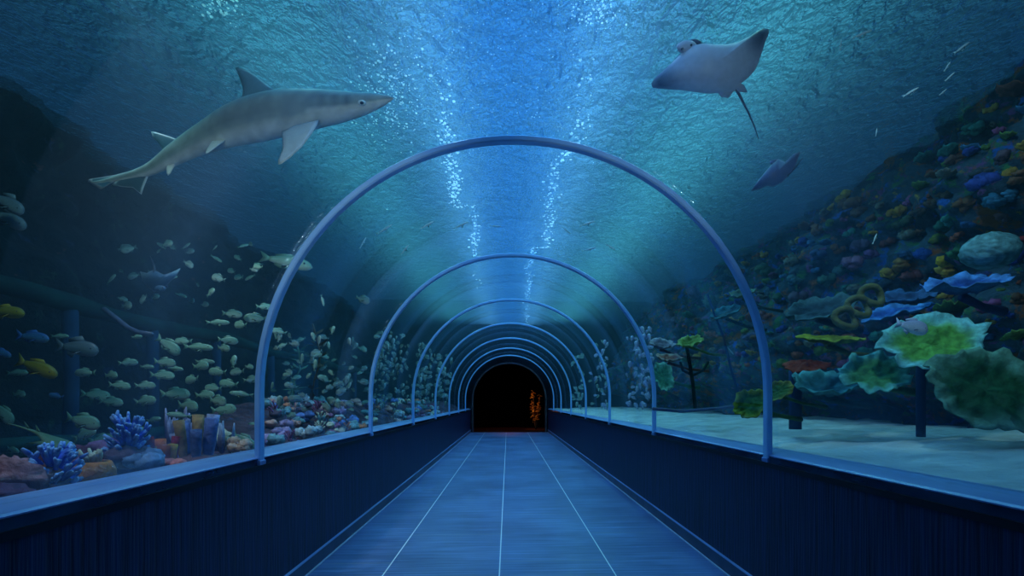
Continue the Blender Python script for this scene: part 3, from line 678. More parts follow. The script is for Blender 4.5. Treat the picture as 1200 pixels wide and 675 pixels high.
# ---------------------------------------------------------------- corals
def jit(c, r, a=.2): k = 1 + r.uniform(-a, a); return tuple(max(0, x * k) for x in c)
def finger_coral(p, size, c1, c2, seed, label, group=None, n=34, name='branching_coral'):
    r = random.Random(seed); t = empty(name, p); b = MB()
    for k in range(n):
        a = r.uniform(0, 2 * PI); hgt = r.uniform(0, 1); wd = .36 * math.sin(PI * (.18 + .72 * hgt)); d = Vector((math.cos(a), math.sin(a), .35 + .9 * hgt)).normalized()
        o = Vector((0, 0, size * hgt * .75)); L = size * (wd + r.uniform(.18, .30)); w = size * r.uniform(.045, .06)
        q = [o + d * L * u + Vector((0, 0, .10 * size * u * u)) for u in (0.05, .4, .75, 1.0)]
        b.tube(q, [w * 1.2, w, w * .9, w * .55], 7, t=lambda u: tuple(c1[i] + (c2[i] - c1[i]) * sst(.45, 1, u) for i in range(3)))
        for s in range(2):
            m = q[1].lerp(q[3], r.uniform(.2, .9)); dd = (d + Vector((r.uniform(-1, 1), r.uniform(-1, 1), r.uniform(0, 1))) * .8).normalized()
            b.tube([m, m + dd * size * .10, m + dd * size * .17], [w * .9, w * .8, w * .5], 6, t=lambda u: tuple(c1[i] + (c2[i] - c1[i]) * (.3 + .7 * u) for i in range(3)))
    b.build('branches', M['coral'], t)
    g = MB(); g.blob((0, 0, .02), (size * .5, size * .5, size * .3), seed, .3, t=S(96, 76, 92)); g.build('base_rock', M['coral'], t)
    return tag(t, label, 'coral', group)
def tube_sponge(p, size, cols, seed, label, n=5, name='tube_sponge', group=None):
    r = random.Random(seed); t = empty(name, p)
    for k in range(n):
        a = 2 * PI * k / n + r.uniform(-.3, .3); o = Vector((math.cos(a), math.sin(a), 0)) * size * .28; h = size * r.uniform(.65, 1.1); w = size * r.uniform(.11, .15); ln = o * .4; c = jit(cols[k % len(cols)], r)
        b = MB(); b.tube([o, o + ln * .3 + Vector((0, 0, h * .35)), o + ln * .7 + Vector((0, 0, h * .75)), o + ln + Vector((0, 0, h)), o + ln + Vector((0, 0, h * .99)), o + ln * .8 + Vector((0, 0, h * .8))],
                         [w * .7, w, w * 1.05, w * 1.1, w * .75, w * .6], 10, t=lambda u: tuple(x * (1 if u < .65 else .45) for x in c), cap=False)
        b.build('tube', M['coral'], t)
    g = MB(); g.blob((0, 0, -.005), (size * .55, size * .55, size * .16), seed, .3, t=S(120, 84, 92)); g.build('base_rock', M['coral'], t)
    return tag(t, label, 'sponge', group)
def spike_coral(p, size, c1, c2, seed, label, n=14, group=None):
    r = random.Random(seed); t = empty('spiky_coral', p); b = MB()
    for k in range(n):
        a = r.uniform(0, 2 * PI); o = Vector((math.cos(a), math.sin(a), 0)) * size * r.uniform(0, .35); h = size * r.uniform(.6, 1.1); ln = o * .25
        b.tube([o, o + ln + Vector((0, 0, h * .6)), o + ln * 1.5 + Vector((0, 0, h))], [size * .06, size * .05, size * .015], 7, t=lambda u: tuple(c1[i] + (c2[i] - c1[i]) * u for i in range(3)))
    b.build('spikes', M['coral'], t); g = MB(); g.blob((0, 0, -.01), (size * .5, size * .5, size * .18), seed, .3, t=S(110, 80, 100)); g.build('base_rock', M['coral'], t)
    return tag(t, label, 'coral', group)
def pot_sponge(p, size, seed, label):
    t = empty('barrel_sponge', p); b = MB(); ns = 16; rs = [.30, .42, .47, .46, .4, .36, .28, .24]; zs = [0, .12, .3, .48, .62, .7, .68, .5]; v = []; tt = []
    for j in range(len(rs)):
        for i in range(ns):
            a = 2 * PI * i / ns; k = 1 + .07 * math.sin(a * 6) * (1 if j < 6 else 0); v.append((math.cos(a) * rs[j] * size * k, math.sin(a) * rs[j] * size * k, zs[j] * size)); tt.append(S(206, 130, 56) if j < 6 else S(90, 48, 20))
    f = [(j * ns + i, j * ns + (i + 1) % ns, (j + 1) * ns + (i + 1) % ns, (j + 1) * ns + i) for j in range(len(rs) - 1) for i in range(ns)]
    b.add(v, f, tt); b.build('body', M['coral'], t)
    r = random.Random(seed); g = MB()
    for k in range(16):
        a = r.uniform(0, 2 * PI); d = Vector((math.cos(a) * .3, math.sin(a) * .3, 1)).normalized(); o = Vector((math.cos(a), math.sin(a), 0)) * size * r.uniform(0, .24) + Vector((0, 0, size * .62)); h = size * r.uniform(.25, .45)
        g.tube([o, o + d * h * .7, o + d * h], [size * .045, size * .05, size * .03], 7, t=S(212, 214, 190))
    g.build('polyps', M['coral'], t); return tag(t, label, 'sponge')
def head_coral(p, size, c, seed, label, group=None, name='coral_head', lobes=6, flat=.8):
    r = random.Random(seed); b = MB()
    for k in range(lobes):
        a = r.uniform(0, 2 * PI); o = Vector((math.cos(a) * .45, math.sin(a) * .45, r.uniform(-.05, .4))) * size * (0 if k == 0 else 1)
        b.blob(o, (size * r.uniform(.38, .6), size * r.uniform(.38, .6), size * flat * r.uniform(.4, .62)), seed + k, .45, 2.6, 12, 8, t=jit(c, r, .3))
    o = b.build(name, M['coral']); o.location = p; return tag(o, label, 'coral', group)
def rock(p, size, seed, label, c=S(120, 92, 104), name='reef_rock', group=None):
    b = MB(); b.blob((0, 0, 0), (size, size * .9, size * .7), seed, .5, 1.8, 20, 13, t=c); o = b.build(name, M['coral']); o.location = p; return tag(o, label, 'rock', group)
def zbed(p): p = p.copy(); p.z = bedz(p.x, p.y); return p
def pxof(p): v = p - CAM; return PPX + F_PX * v.dot(RT) / v.dot(FW)
def onbed(px, x):  # a point of the left bed at world x that falls on this picture column
    d = ray(px, 500); k = x / d.x; p = CAM + d * k; p.z = bedz(p.x, p.y); return p
BL, BLT = S(36, 86, 230), S(150, 200, 255)
rock(onbed(2, -1.78) + Vector((0, 0, .02)), .10, 3, 'dark plum reef rock at the lower left edge', S(84, 50, 80))
rock(onbed(20, -1.9) + Vector((0, 0, .05)), .13, 4, 'pinkish reef rock left of the first blue coral', S(160, 112, 120))
finger_coral(onbed(61, -1.84), .19, BL, BLT, 21, 'larger blue branching coral left of the orange sponge', n=46)
rock(onbed(84, -2.1) + Vector((0, 0, .06)), .10, 5, 'dark red rock between blue coral and orange sponge', S(96, 44, 72))
rock(onbed(92, -1.74) + Vector((0, 0, .0)), .055, 15, 'small cream pink rock below the orange sponge', S(190, 140, 130))
pot_sponge(onbed(110, -1.84) + Vector((0, 0, .0)), .17, 4, 'orange barrel sponge topped with cream polyps')
rock(onbed(128, -2.15) + Vector((0, 0, .06)), .09, 6, 'mauve rock right of the orange sponge', S(128, 96, 140))
finger_coral(onbed(150, -1.92) + Vector((0, 0, .06)), .2, BL, BLT, 22, 'smaller blue branching coral right of the orange sponge', n=46)
head_coral(onbed(170, -1.80) + Vector((0, 0, .05)), .10, S(120, 150, 190), 31, 'pale blue coral head right of the smaller blue coral')
tube_sponge(onbed(191, -1.84) + Vector((0, 0, .02)), .17, [S(190, 150, 60), S(150, 40, 50), S(200, 110, 60)], 32, 'red and yellow tube sponge cluster on the left ledge', n=6)
head_coral(onbed(205, -1.75) + Vector((0, 0, .02)), .07, S(210, 120, 110), 33, 'small salmon coral head beside the tube sponges')
spike_coral(onbed(210, -2.3) + Vector((0, 0, .03)), .30, S(70, 60, 110), S(150, 150, 190), 34, 'tall dark lavender spiky coral behind the tube sponges', 16)
tube_sponge(onbed(229, -1.90) + Vector((0, 0, .02)), .25, [S(110, 130, 190), S(160, 170, 210), S(190, 150, 100)], 35, 'tall pale blue tube sponge cluster beside the domed coral', n=7)
head_coral(onbed(247, -2.2) + Vector((0, 0, .08)), .15, S(196, 186, 160), 36, 'cream domed coral right of the pale blue tubes', lobes=9)
spike_coral(onbed(259, -1.92) + Vector((0, 0, .02)), .24, S(90, 100, 160), S(176, 190, 220), 37, 'slim lavender spiky coral left of the nearest arch foot', 9)
head_coral(onbed(281, -1.80) + Vector((0, 0, .03)), .09, S(210, 170, 150), 38, 'low pale pink coral at the nearest left arch foot')
head_coral(onbed(296, -1.76) + Vector((0, 0, .0)), .06, S(180, 120, 130), 39, 'tiny rose coral behind the nearest left arch foot')
TONE = [('brown', S(110, 78, 60)), ('rust red', S(150, 70, 55)), ('golden yellow', S(185, 145, 55)), ('olive green', S(85, 112, 62)), ('teal', S(60, 122, 125)), ('blue', S(56, 92, 155)), ('purple', S(118, 80, 118)), ('grey', S(98, 100, 100)),
        ('salmon pink', S(212, 156, 146)), ('lilac', S(178, 150, 196)), ('cream', S(216, 206, 180)), ('sky blue', S(110, 140, 210)), ('orange', S(206, 130, 100)), ('silver white', S(190, 200, 210)), ('plum', S(150, 90, 130))]
def tone(c, n=8):
    g = lambda q: [x ** .45 for x in q]
    return min(TONE[:n] if n > 0 else TONE[8:] + [TONE[4]], key=lambda t: sum((a - b_) ** 2 for a, b_ in zip(g(c), g(t[1]))))[0]
PALC = [S(214, 160, 150), S(178, 150, 196), S(216, 206, 180), S(110, 140, 210), S(206, 130, 100), S(190, 200, 210), S(150, 90, 130), S(120, 160, 170)]
hp = []
def freeh(p, r):
    for q, s in hp:
        if (p - q).length < (r + s) * 1.0: return False
    hp.append((p, r)); return True
k = 0; g = 0
while k < 120 and g < 6000:
    g += 1; x = rnd.uniform(-1.74, -2.65); y = rnd.uniform(3.3, 6.8); s = rnd.uniform(.055, .115)
    p = Vector((x, y, bedz(x, y) + s * .25))
    if pxof(p) < 312 or not freeh(p, s): continue
    c = rnd.choice(PALC); q = k % 6
    lab, gr = f'{tone(c, 0)} knobbly coral of the bed between first and second left arches', f'{tone(c, 0)} knobbly corals past the nearest left arch'
    if q == 5: finger_coral(p, s * 1.3, c, tuple(min(1, x_ * 1.4) for x_ in c), 100 + k, f'{tone(c, 0)} branching coral of the bed between first and second left arches', f'{tone(c, 0)} branching corals past the nearest left arch', n=16)
    else: head_coral(p, s, c, 100 + k, lab, gr, lobes=5)
    k += 1
k = 0; g = 0
while k < 60 and g < 4000:
    g += 1; x = rnd.uniform(-1.72, -2.6); y = rnd.uniform(6.3, 15); s = rnd.uniform(.06, .13); p = Vector((x, y, bedz(x, y) + s * .25))
    if not freeh(p, s): continue
    c = rnd.choice(PALC); head_coral(p, s, c, 300 + k, f'{tone(c, 0)} coral of the distant bed beyond the second left arch', f'{tone(c, 0)} corals past the second left arch', lobes=4); k += 1

# plates: a ruffled bowl or shelf
def plate_coral(c, a_, b_, d3, rx, seed, label, cin, cout, ruff=.16, wav=7, cup=.25, name='plate_coral', rz=0, stalk=None, thick=.03, group=None, nu=56, nv=10):
    """c centre; a_ and b_ half axes as world vectors; rings from the centre to a ruffled rim"""
    r = random.Random(seed); A, B = Vector(a_), Vector(b_); Nn = A.cross(B).normalized(); v = []; t = []
    if Nn.z < 0: Nn = -Nn
    sz = (A.length + B.length) / 2; ph = r.uniform(0, 6)
    for sd in (0, 1):
        for j in range(nv + 1):
            u = j / nv
            for i in range(nu):
                th = 2 * PI * i / nu
                k = 1 + (.05 * math.sin(3 * th + ph) + .06 * math.sin(5 * th + ph * 2) + .05 * math.sin(9 * th + 1.7 * ph) + .035 * math.sin(17 * th + ph)) * u
                h = cup * sz * u * u + ruff * sz * u ** 4 * (.6 * math.sin(wav * th + ph + 1.2 * u) + .55 * math.sin((2 * wav + 1) * th + 2 * ph)) + .13 * sz * noise.fractal(Vector((math.cos(th) * u * 2.6, math.sin(th) * u * 2.6, seed * 3.3)), 1.0, 2.0, 4) + .05 * sz * noise.noise(Vector((math.cos(th) * u * 4, math.sin(th) * u * 4, seed)))
                p = (A * math.cos(th) + B * math.sin(th)) * u * k + Nn * (h - (0 if sd == 0 else thick * (1.3 - u)))
                v.append(p)
                e = sst(.58, .97, u + .16 * noise.noise(Vector((math.cos(th) * 3 * u, math.sin(th) * 3 * u, seed + 5)))); cc = tuple(cin[q] + (cout[q] - cin[q]) * e for q in range(3)); n_ = 1 + .35 * noise.noise(p * 14 + Vector((seed, 0, 0)))
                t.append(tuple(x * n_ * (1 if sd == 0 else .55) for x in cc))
    f = []; o = (nv + 1) * nu
    for j in range(nv):
        for i in range(nu):
            q = (j * nu + i, (j + 1) * nu + i, (j + 1) * nu + (i + 1) % nu, j * nu + (i + 1) % nu); f.append(q); f.append(tuple(x + o for x in q[::-1]))
    for i in range(nu): f.append((nv * nu + i, o + nv * nu + i, o + nv * nu + (i + 1) % nu, nv * nu + (i + 1) % nu))
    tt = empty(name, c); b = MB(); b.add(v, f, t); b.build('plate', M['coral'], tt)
    if stalk:
        q = Vector(stalk) - Vector(c); g = MB(); g.tube([q, q * .5 - Nn * .05, -Nn * (thick * 1.3 + .1 * sz)], [sz * .16, sz * .12, sz * .14], 10, t=tuple(x * .5 for x in cin)); g.build('stalk', M['coral'], tt)
    return tag(tt, label, 'coral', group)
def PL(px, py, d, wpx, hpx, tilt, seed, label, cin, cout, back=.5, **kw):
    """shelf whose projected size is about wpx by hpx; tilt turns it in the view; back pushes its rear edge away"""
    c = at(px, py, d); k = d / F_PX; ca, sa = math.cos(math.radians(tilt)), math.sin(math.radians(tilt))
    A = (RT * ca + UP * sa) * wpx / 2 * k; V = (UP * ca - RT * sa) * hpx / 2 * k; B = V + FW * V.length * back
    st = c + RT * .5 + FW * .25 - UP * .12
    st.x = min(st.x, wxr(st.y, st.z) + .1)
    return plate_coral(c, A, B, d, 0, seed, label, cin, cout, stalk=st, **kw)
GRN, CYN = S(110, 180, 80), S(150, 235, 240)
PL(1092, 404, 3.62, 116, 62, 16, 1, 'large bright green coral with cyan rim on the right', GRN, CYN, .8, ruff=.10, cup=.18, wav=6)
PL(1024, 440, 3.75, 78, 44, 12, 2, 'smaller green coral with cyan rim left of the large one', S(80, 150, 90), S(120, 206, 200), .9, ruff=.12, cup=.2)
PL(1154, 458, 3.12, 124, 96, 14, 3, 'broad dark green coral shelf at the right edge', S(30, 84, 52), S(110, 160, 140), .7, ruff=.10, cup=.16)
PL(968, 457, 4.0, 82, 26, 4, 4, 'teal swirled plate coral low on the right', S(40, 106, 120), S(90, 176, 180), 1.6, ruff=.10, cup=.4)
PL(1048, 366, 3.9, 90, 12, 12, 5, 'long thin blue shelf coral above the green corals', S(40, 92, 170), S(80, 150, 220), 3.0, ruff=.05, cup=.1)
PL(1130, 338, 3.7, 96, 22, 8, 6, 'blue shelf coral under the round brain coral', S(26, 66, 140), S(80, 140, 210), 2.4, ruff=.08, cup=.25)
PL(972, 397, 4.2, 76, 8, -2, 7, 'flat yellow green shelf coral on the right', S(130, 140, 40), S(170, 190, 70), 3.0, ruff=.05, cup=.08)
PL(945, 424, 4.2, 52, 14, 4, 8, 'rust red shelf coral below the yellow green shelf', S(120, 40, 24), S(150, 70, 50), 2.0, ruff=.08, cup=-.25)
PL(880, 474, 3.85, 44, 30, 30, 9, 'yellow green leaf coral behind the nearest right arch', S(70, 120, 50), S(170, 176, 60), .6, ruff=.12, cup=.2)
PL(912, 459, 3.9, 36, 18, 30, 10, 'narrow green leaf coral just right of the nearest right arch', S(70, 120, 60), S(150, 150, 70), .8, ruff=.10, cup=.2)
PL(1060, 352, 4.1, 70, 16, 6, 11, 'dim navy plate coral behind the long blue shelf', S(36, 70, 110), S(50, 100, 150), 2.0, ruff=.08)
PL(960, 366, 4.4, 80, 26, 14, 12, 'dull slate plate coral above the yellow green shelf', S(40, 70, 84), S(70, 112, 120), 1.4, ruff=.08)
PL(775, 405, 5.7, 30, 12, -4, 13, 'pale ringed disc coral right of the second right arch', S(120, 110, 120), S(180, 176, 180), 1.6, ruff=.05, cup=.3)
PL(784, 420, 5.5, 30, 9, -2, 14, 'brown cream disc coral below the pale ringed disc', S(150, 90, 70), S(190, 170, 150), 2.0, ruff=.06, cup=.2)
PL(777, 442, 6.1, 24, 34, 10, 15, 'upright sea green coral beside the second right arch', S(70, 140, 110), S(130, 190, 160), .5, ruff=.14, cup=.2)
PL(808, 402, 5.5, 30, 12, 14, 16, 'yellow green cup coral on the forked pole', S(120, 150, 70), S(170, 196, 110), 1.3, ruff=.08, cup=.3)
PL(850, 368, 5.0, 36, 12, 22, 17, 'teal shelf coral left of the nearest right arch', S(36, 100, 110), S(60, 140, 150), 1.6, ruff=.08)
PL(870, 345, 5.0, 30, 10, 14, 18, 'grey green shelf coral left of the nearest right arch', S(80, 110, 100), S(120, 150, 130), 1.6, ruff=.08)

# holey sponge
def holey():
    c = at(1006, 360, 3.6); t = MB(); A = at(984, 380, 3.6) - c; Bv = at(1030, 340, 3.65) - c; ax = (Bv - A); r = random.Random(3)
    side = ray(1006, 360).cross(ax).normalized()
    for k in range(3):
        m = A + ax * (k + .5) / 3; ring = [m + ax * .16 * math.cos(a) + side * .074 * math.sin(a) + FW * .02 * math.sin(2 * a) for a in [2 * PI * i / 14 for i in range(15)]]
        t.tube(ring, .024, 8, t=jit(S(116, 118, 74), r), cap=False)
    o = t.build('lattice_sponge', M['coral']); o.location = c; tag(o, 'tan sponge pierced by large holes above the yellow green shelf', 'sponge')
holey()
# round brain coral
def brain():
    b = MB(); c = at(1160, 294, 3.85); k = 3.85 / F_PX; v0 = len(b.v)
    b.blob((0, 0, 0), (28 * k, 28 * k, 21 * k), 5, .06, 1.2, 40, 26, t=S(110, 160, 165))
    for i, p in enumerate(b.v):
        g = math.sin(18 * noise.noise(p * 7) + p.z * 60); b.v[i] = p * (1 + .02 * g); s = .8 + .25 * g; b.t[i] = tuple(x * s for x in S(110, 160, 165))
    o = b.build('brain_coral', M['coral']); o.location = c; tag(o, 'round grey green brain coral on the right reef', 'coral')
brain()
# coral growth on the right reef wall, found by walking the picture ray to the wall
def hit_reef(px, py):
    d = ray(px, py); t = 2.2
    while t < 18:
        p = CAM + d * t
        if p.x > wxr(p.y, p.z) - .02: return p
        t += .03
    return None
PATCH = [(1095, 238, S(96, 76, 60), 'brown'), (1075, 250, S(80, 70, 64), 'dull brown'), (1110, 228, S(110, 80, 60), 'rusty brown'), (1130, 243, S(120, 84, 60), 'tan'), (1060, 262, S(70, 90, 70), 'olive'), (1095, 283, S(120, 130, 60), 'yellow olive'),
         (1110, 268, S(70, 130, 110), 'sea green'), (1140, 262, S(50, 100, 150), 'steel blue'), (1165, 240, S(50, 110, 140), 'teal blue'), (1185, 232, S(60, 120, 150), 'pale teal'), (1180, 255, S(140, 90, 90), 'rose'), (1052, 313, S(170, 120, 60), 'amber'),
         (1045, 322, S(190, 150, 60), 'golden'), (1108, 308, S(200, 160, 40), 'bright yellow'), (1115, 320, S(210, 150, 60), 'orange yellow'), (1085, 298, S(40, 80, 160), 'royal blue'), (1065, 300, S(50, 90, 130), 'blue grey'), (1190, 305, S(50, 80, 170), 'deep blue'),
         (1195, 285, S(170, 60, 60), 'red'), (1020, 300, S(110, 80, 130), 'purple'), (1000, 312, S(140, 100, 130), 'mauve'), (985, 318, S(70, 110, 110), 'sea grey'), (1010, 290, S(90, 80, 110), 'plum'), (1040, 285, S(120, 70, 70), 'brick'), (970, 330, S(60, 100, 90), 'moss'),
         (1005, 250, S(100, 70, 60), 'umber'), (995, 242, S(130, 90, 70), 'clay'), (960, 300, S(60, 80, 120), 'slate blue'), (930, 330, S(70, 110, 120), 'dusky teal'), (915, 350, S(60, 90, 70), 'dark moss'), (935, 350, S(90, 80, 100), 'smoky purple'), (900, 320, S(70, 100, 80), 'sage'),
         (1180, 42, S(170, 150, 40), 'mustard'), (1195, 70, S(120, 140, 50), 'lime olive'), (1160, 55, S(120, 110, 50), 'khaki'), (1190, 22, S(90, 80, 40), 'dark khaki'), (1175, 190, S(90, 70, 80), 'dusky rose'), (1150, 205, S(70, 80, 90), 'ash'), (1120, 190, S(100, 70, 60), 'cocoa'), (1195, 210, S(120, 80, 60), 'copper'),
         (815, 345, S(90, 80, 110), 'faint purple'), (835, 355, S(80, 110, 100), 'faint green'), (790, 375, S(110, 100, 120), 'faint mauve'), (860, 320, S(80, 90, 70), 'faint olive'), (880, 395, S(70, 80, 120), 'faint blue'), (830, 395, S(110, 90, 80), 'faint brown'),
         (1150, 325, S(60, 70, 130), 'indigo'), (1070, 325, S(120, 60, 60), 'maroon'), (1125, 300, S(60, 120, 80), 'leaf green'), (1030, 335, S(60, 90, 110), 'storm grey')]
for i, (px, py, c, nme) in enumerate(PATCH):
    p = hit_reef(px, py)
    if p is None or p.z > SURF - .15: continue
    d = (p - CAM).dot(FW); s = (10 + 5 * rnd.random()) * d / F_PX
    hp.append((p, s))
    head_coral(p, s, c, 500 + i, f'{tone(c)} coral lump encrusting the right reef slope' if nme != 'bright yellow' else 'bright yellow coral lump left of the round brain coral', f'{tone(c)} coral lumps on the right reef slope' if nme != 'bright yellow' else None, lobes=5, flat=.7)

k = 0; g = 0; ENC = [S(120, 80, 60), S(60, 110, 150), S(90, 120, 60), S(130, 70, 110), S(60, 130, 120), S(180, 140, 60), S(150, 80, 60), S(60, 80, 160), S(110, 110, 100)]
while k < 230 and g < 6000:
    g += 1; px = rnd.uniform(770, 1215); py = rnd.uniform(60, 400) if px > 1080 else rnd.uniform(230, 430)
    p = hit_reef(px, py)
    if p is None or p.z > SURF - .25 or p.y > 12: continue
    s = rnd.uniform(.045, .13)
    if not freeh(p, s * (1.35 if k % 4 == 3 else .8)): continue
    c = rnd.choice(ENC)
    if k % 4 == 3:
        th = rnd.uniform(-.4, .4); A = Vector((.25, 1, th)).normalized() * s * 1.5; B = Vector((-1, .2, .25)).normalized() * s * 1.1
        plate_coral(p - Vector((.05, 0, 0)), A, B, 0, 0, 700 + k, f'small {tone(c)} shelf coral among the lumps on the right reef slope', c, tuple(min(1, x * 1.6) for x in c), cup=.2, group=f'small {tone(c)} shelf corals on the right reef slope', nu=28, nv=5)
    else:
        head_coral(p, s, c, 700 + k, f'{tone(c)} coral lump encrusting the right reef slope', f'{tone(c)} coral lumps on the right reef slope', lobes=4, flat=.75)
    k += 1

# poles and fittings in the tanks
def pole(px, y0, y1, d, rpx, label, m, name='tank_post', lean=0, kids=None):
    a, c = at(px, y0, d), at(px + lean, y1, d); b = MB(); b.tube([a, a.lerp(c, .33), a.lerp(c, .66), c], rpx * d / F_PX, 10)
    o = b.build(name, m); return tag(o, label, 'post')
pole(1079, 425, 512, 3.9, 5, 'blue post under the large bright green coral', M['post'])
pole(932, 425, 503, 4.4, 7, 'blue post standing in sand right of the nearest arch', M['post'])
def forked():
    t = empty('forked_pole', at(812, 480, 5.6)); o = t.location; b = MB(); d = 5.6
    b.tube([at(815, 482, d) - o, at(812, 450, d) - o, at(806, 412, d) - o, at(804, 404, d) - o], .02, 8); b.build('pole', M['beam'], t)
    for s, e in (((812, 440), [(800, 434), (797, 424)]), ((812, 440), [(824, 434), (830, 424)])):
        g = MB(); g.tube([at(*s, d) - o] + [at(*q, d) - o for q in e], .014, 8); g.build('arm', M['beam'], t)
    tag(t, 'thin forked pole between the two nearest right arches', 'pole')
forked()
def rope(pts, d0, d1, r, label, m, name='rope', cat='rope'):
    b = MB(); n = len(pts); b.tube([at(x, y, d0 + (d1 - d0) * i / (n - 1)) for i, (x, y) in enumerate(pts)], r, 8); return tag(b.build(name, m), label, cat)
rope([(829, 345), (838, 370), (848, 395), (856, 430), (866, 462), (870, 478)], 5.0, 5.0, .012, 'thin grey line hanging left of the nearest right arch', M['post'])
rope([(765, 479), (800, 482), (840, 479), (870, 475)], 5.6, 5.0, .018, 'pale pipe lying behind the sand on the right', M['base'], 'tank_pipe', 'pipe')
# left: sunken frame (a long beam on posts) along the dark wall
def frame_left():
    t = empty('sunken_frame', (-4.35, 6, .75)); tag(t, 'algae green beam on posts along the dark left wall', 'frame')
    o = Vector(t.location); b = MB(); x = -4.35
    b.tube([Vector((x, yy, 2.28 - .012 * yy + .03 * math.sin(yy * 1.7))) - o for yy in [2 + .5 * i for i in range(34)]], [.09 + .012 * math.sin(i * 2.1) for i in range(34)], 8); b.build('beam', M['beam'], t)
    for yy in (5.4, 6.6, 8.0, 9.8, 12.0, 15.0):
        g = MB(); g.tube([Vector((x, yy, .7)) - o, Vector((x + .02, yy, 1.4)) - o, Vector((x, yy, 2.2)) - o], [.07, .06, .07], 8); g.build('post', M['post'], t)
    g = MB(); g.tube([Vector((x + .1, yy, .86 + .02 * math.sin(yy * 3))) - o for yy in [2 + .5 * i for i in range(34)]], .06, 8); g.build('bottom_rail', M['beam'], t)
frame_left()
def kelp(px, y0, y1, d, label, seed, c):
    r = random.Random(seed); a = at(px, y0, d); hgt = (y0 - y1) * d / F_PX; t = empty('kelp', a); b = MB(); g = MB()
    pts = [Vector((.04 * math.sin(i * .8 + seed), .03 * math.cos(i), hgt * i / 9)) for i in range(10)]; b.tube(pts, .012, 6, t=c); b.build('stem', M['coral'], t)
    for k in range(40):
        u = r.random(); p = pts[int(u * 9)].copy(); dd = Vector((r.uniform(-1, 1), r.uniform(-1, 1), r.uniform(-.1, .8))).normalized(); l = r.uniform(.1, .17); s = dd.cross(UP).normalized() * l * .25; m = p + dd * l * .5
        g.add([p, m + s, p + dd * l, m - s, m + Vector((0, 0, .01))], [(0, 1, 4), (1, 2, 4), (2, 3, 4), (3, 0, 4)], [jit(c, r)] * 5)
    g.build('leaves', M['coral'], t); tag(t, label, 'seaweed')
kelp(347, 500, 402, 6.0, 'pale green seaweed column right of the nearest left arch', 2, S(90, 140, 120))
kelp(370, 495, 380, 6.4, 'brown seaweed column in the pale fish left of the second arch', 3, S(100, 84, 64))
# driftwood branch
rope([(122, 362), (135, 372), (150, 384), (163, 390), (178, 392)], 4.4, 4.2, .02, 'bare grey branch drifting below the beam on the left', M['base'], 'branch', 'branch')

# ---------------------------------------------------------------- lamp glints on the water, modelled as small white caps
def glints(name, pts, label):
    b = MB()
    for p, r in pts:          # a lamp glint put into shape: an open white cap bulging down
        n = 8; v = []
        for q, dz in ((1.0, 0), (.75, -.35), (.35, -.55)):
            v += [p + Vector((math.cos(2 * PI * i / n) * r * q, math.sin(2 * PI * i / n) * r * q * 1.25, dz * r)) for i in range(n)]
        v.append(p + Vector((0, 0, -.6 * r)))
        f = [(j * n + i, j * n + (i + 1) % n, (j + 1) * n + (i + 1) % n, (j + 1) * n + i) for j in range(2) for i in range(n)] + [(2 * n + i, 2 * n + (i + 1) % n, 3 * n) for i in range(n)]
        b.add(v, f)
    o = b.build(name, M['glint']); tag(o, label, 'glints', None, 'stuff')
r = random.Random(8)
ZB = SURF - .025
SZ = (.004, .005, .006, .008, .011, .015)
def on_surf(px, py):
    d = ray(px, py)
    return None if d.z <= .02 else CAM + d * ((ZB - EYE) / d.z)
def stream(pts, n, spread):
    """pts: picture points of the stream's centre line with a density weight"""
    out = []; W = sum(p[2] for p in pts[:-1])
    for k in range(n):
        u = r.uniform(0, W); i = 0
        while u > pts[i][2]: u -= pts[i][2]; i += 1
        q = u / pts[i][2]; px = pts[i][0] + (pts[i + 1][0] - pts[i][0]) * q; py = pts[i][1] + (pts[i + 1][1] - pts[i][1]) * q
        p = on_surf(px, py); p = p + Vector((r.gauss(0, spread), 0, 0)); d = p.y / 4.5
        out.append((p, r.choice(SZ) * min(1.6, d)))
    return out
glints('surface_glints', stream([(516, 85, 5), (518, 130, 10), (524, 160, 24), (531, 205, 20), (534, 243, 3), (553, 240, 5), (557, 265, 16), (558, 300, 7), (560, 345, 0)], 300, .05), 'stream of modelled lamp glints on the water above the tunnel left of centre')
glints('surface_glints', stream([(688, 60, 4), (683, 130, 6), (672, 175, 4), (650, 195, 12), (644, 240, 16), (641, 290, 4), (624, 290, 20), (619, 340, 24), (616, 392, 0)], 420, .05), 'stream of modelled lamp glints on the water above the tunnel right of centre')
cl = []
for k in range(420):
    p = on_surf(466 + r.gauss(0, 20) - 8, 112 + r.gauss(0, 36))
    if p: cl.append((p, r.choice(SZ) * .8))
glints('surface_glints', cl, 'cloud of fine modelled glints in front of the shark snout')
cl = []
for k in range(140): cl.append((on_surf(697 + r.gauss(0, 14), 14 + r.gauss(0, 11)), r.choice(SZ) * .6))
glints('surface_glints', cl, 'patch of modelled glints at the top right of centre, nearest the ray')
cl = []
for k in range(60): cl.append((on_surf(258 + r.gauss(0, 15), 8 + r.gauss(0, 9)), r.choice(SZ) * .9))
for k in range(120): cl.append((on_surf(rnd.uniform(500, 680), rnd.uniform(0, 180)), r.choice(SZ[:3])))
glints('surface_glints', cl, 'loose modelled glints scattered under the surface at the top of the view')

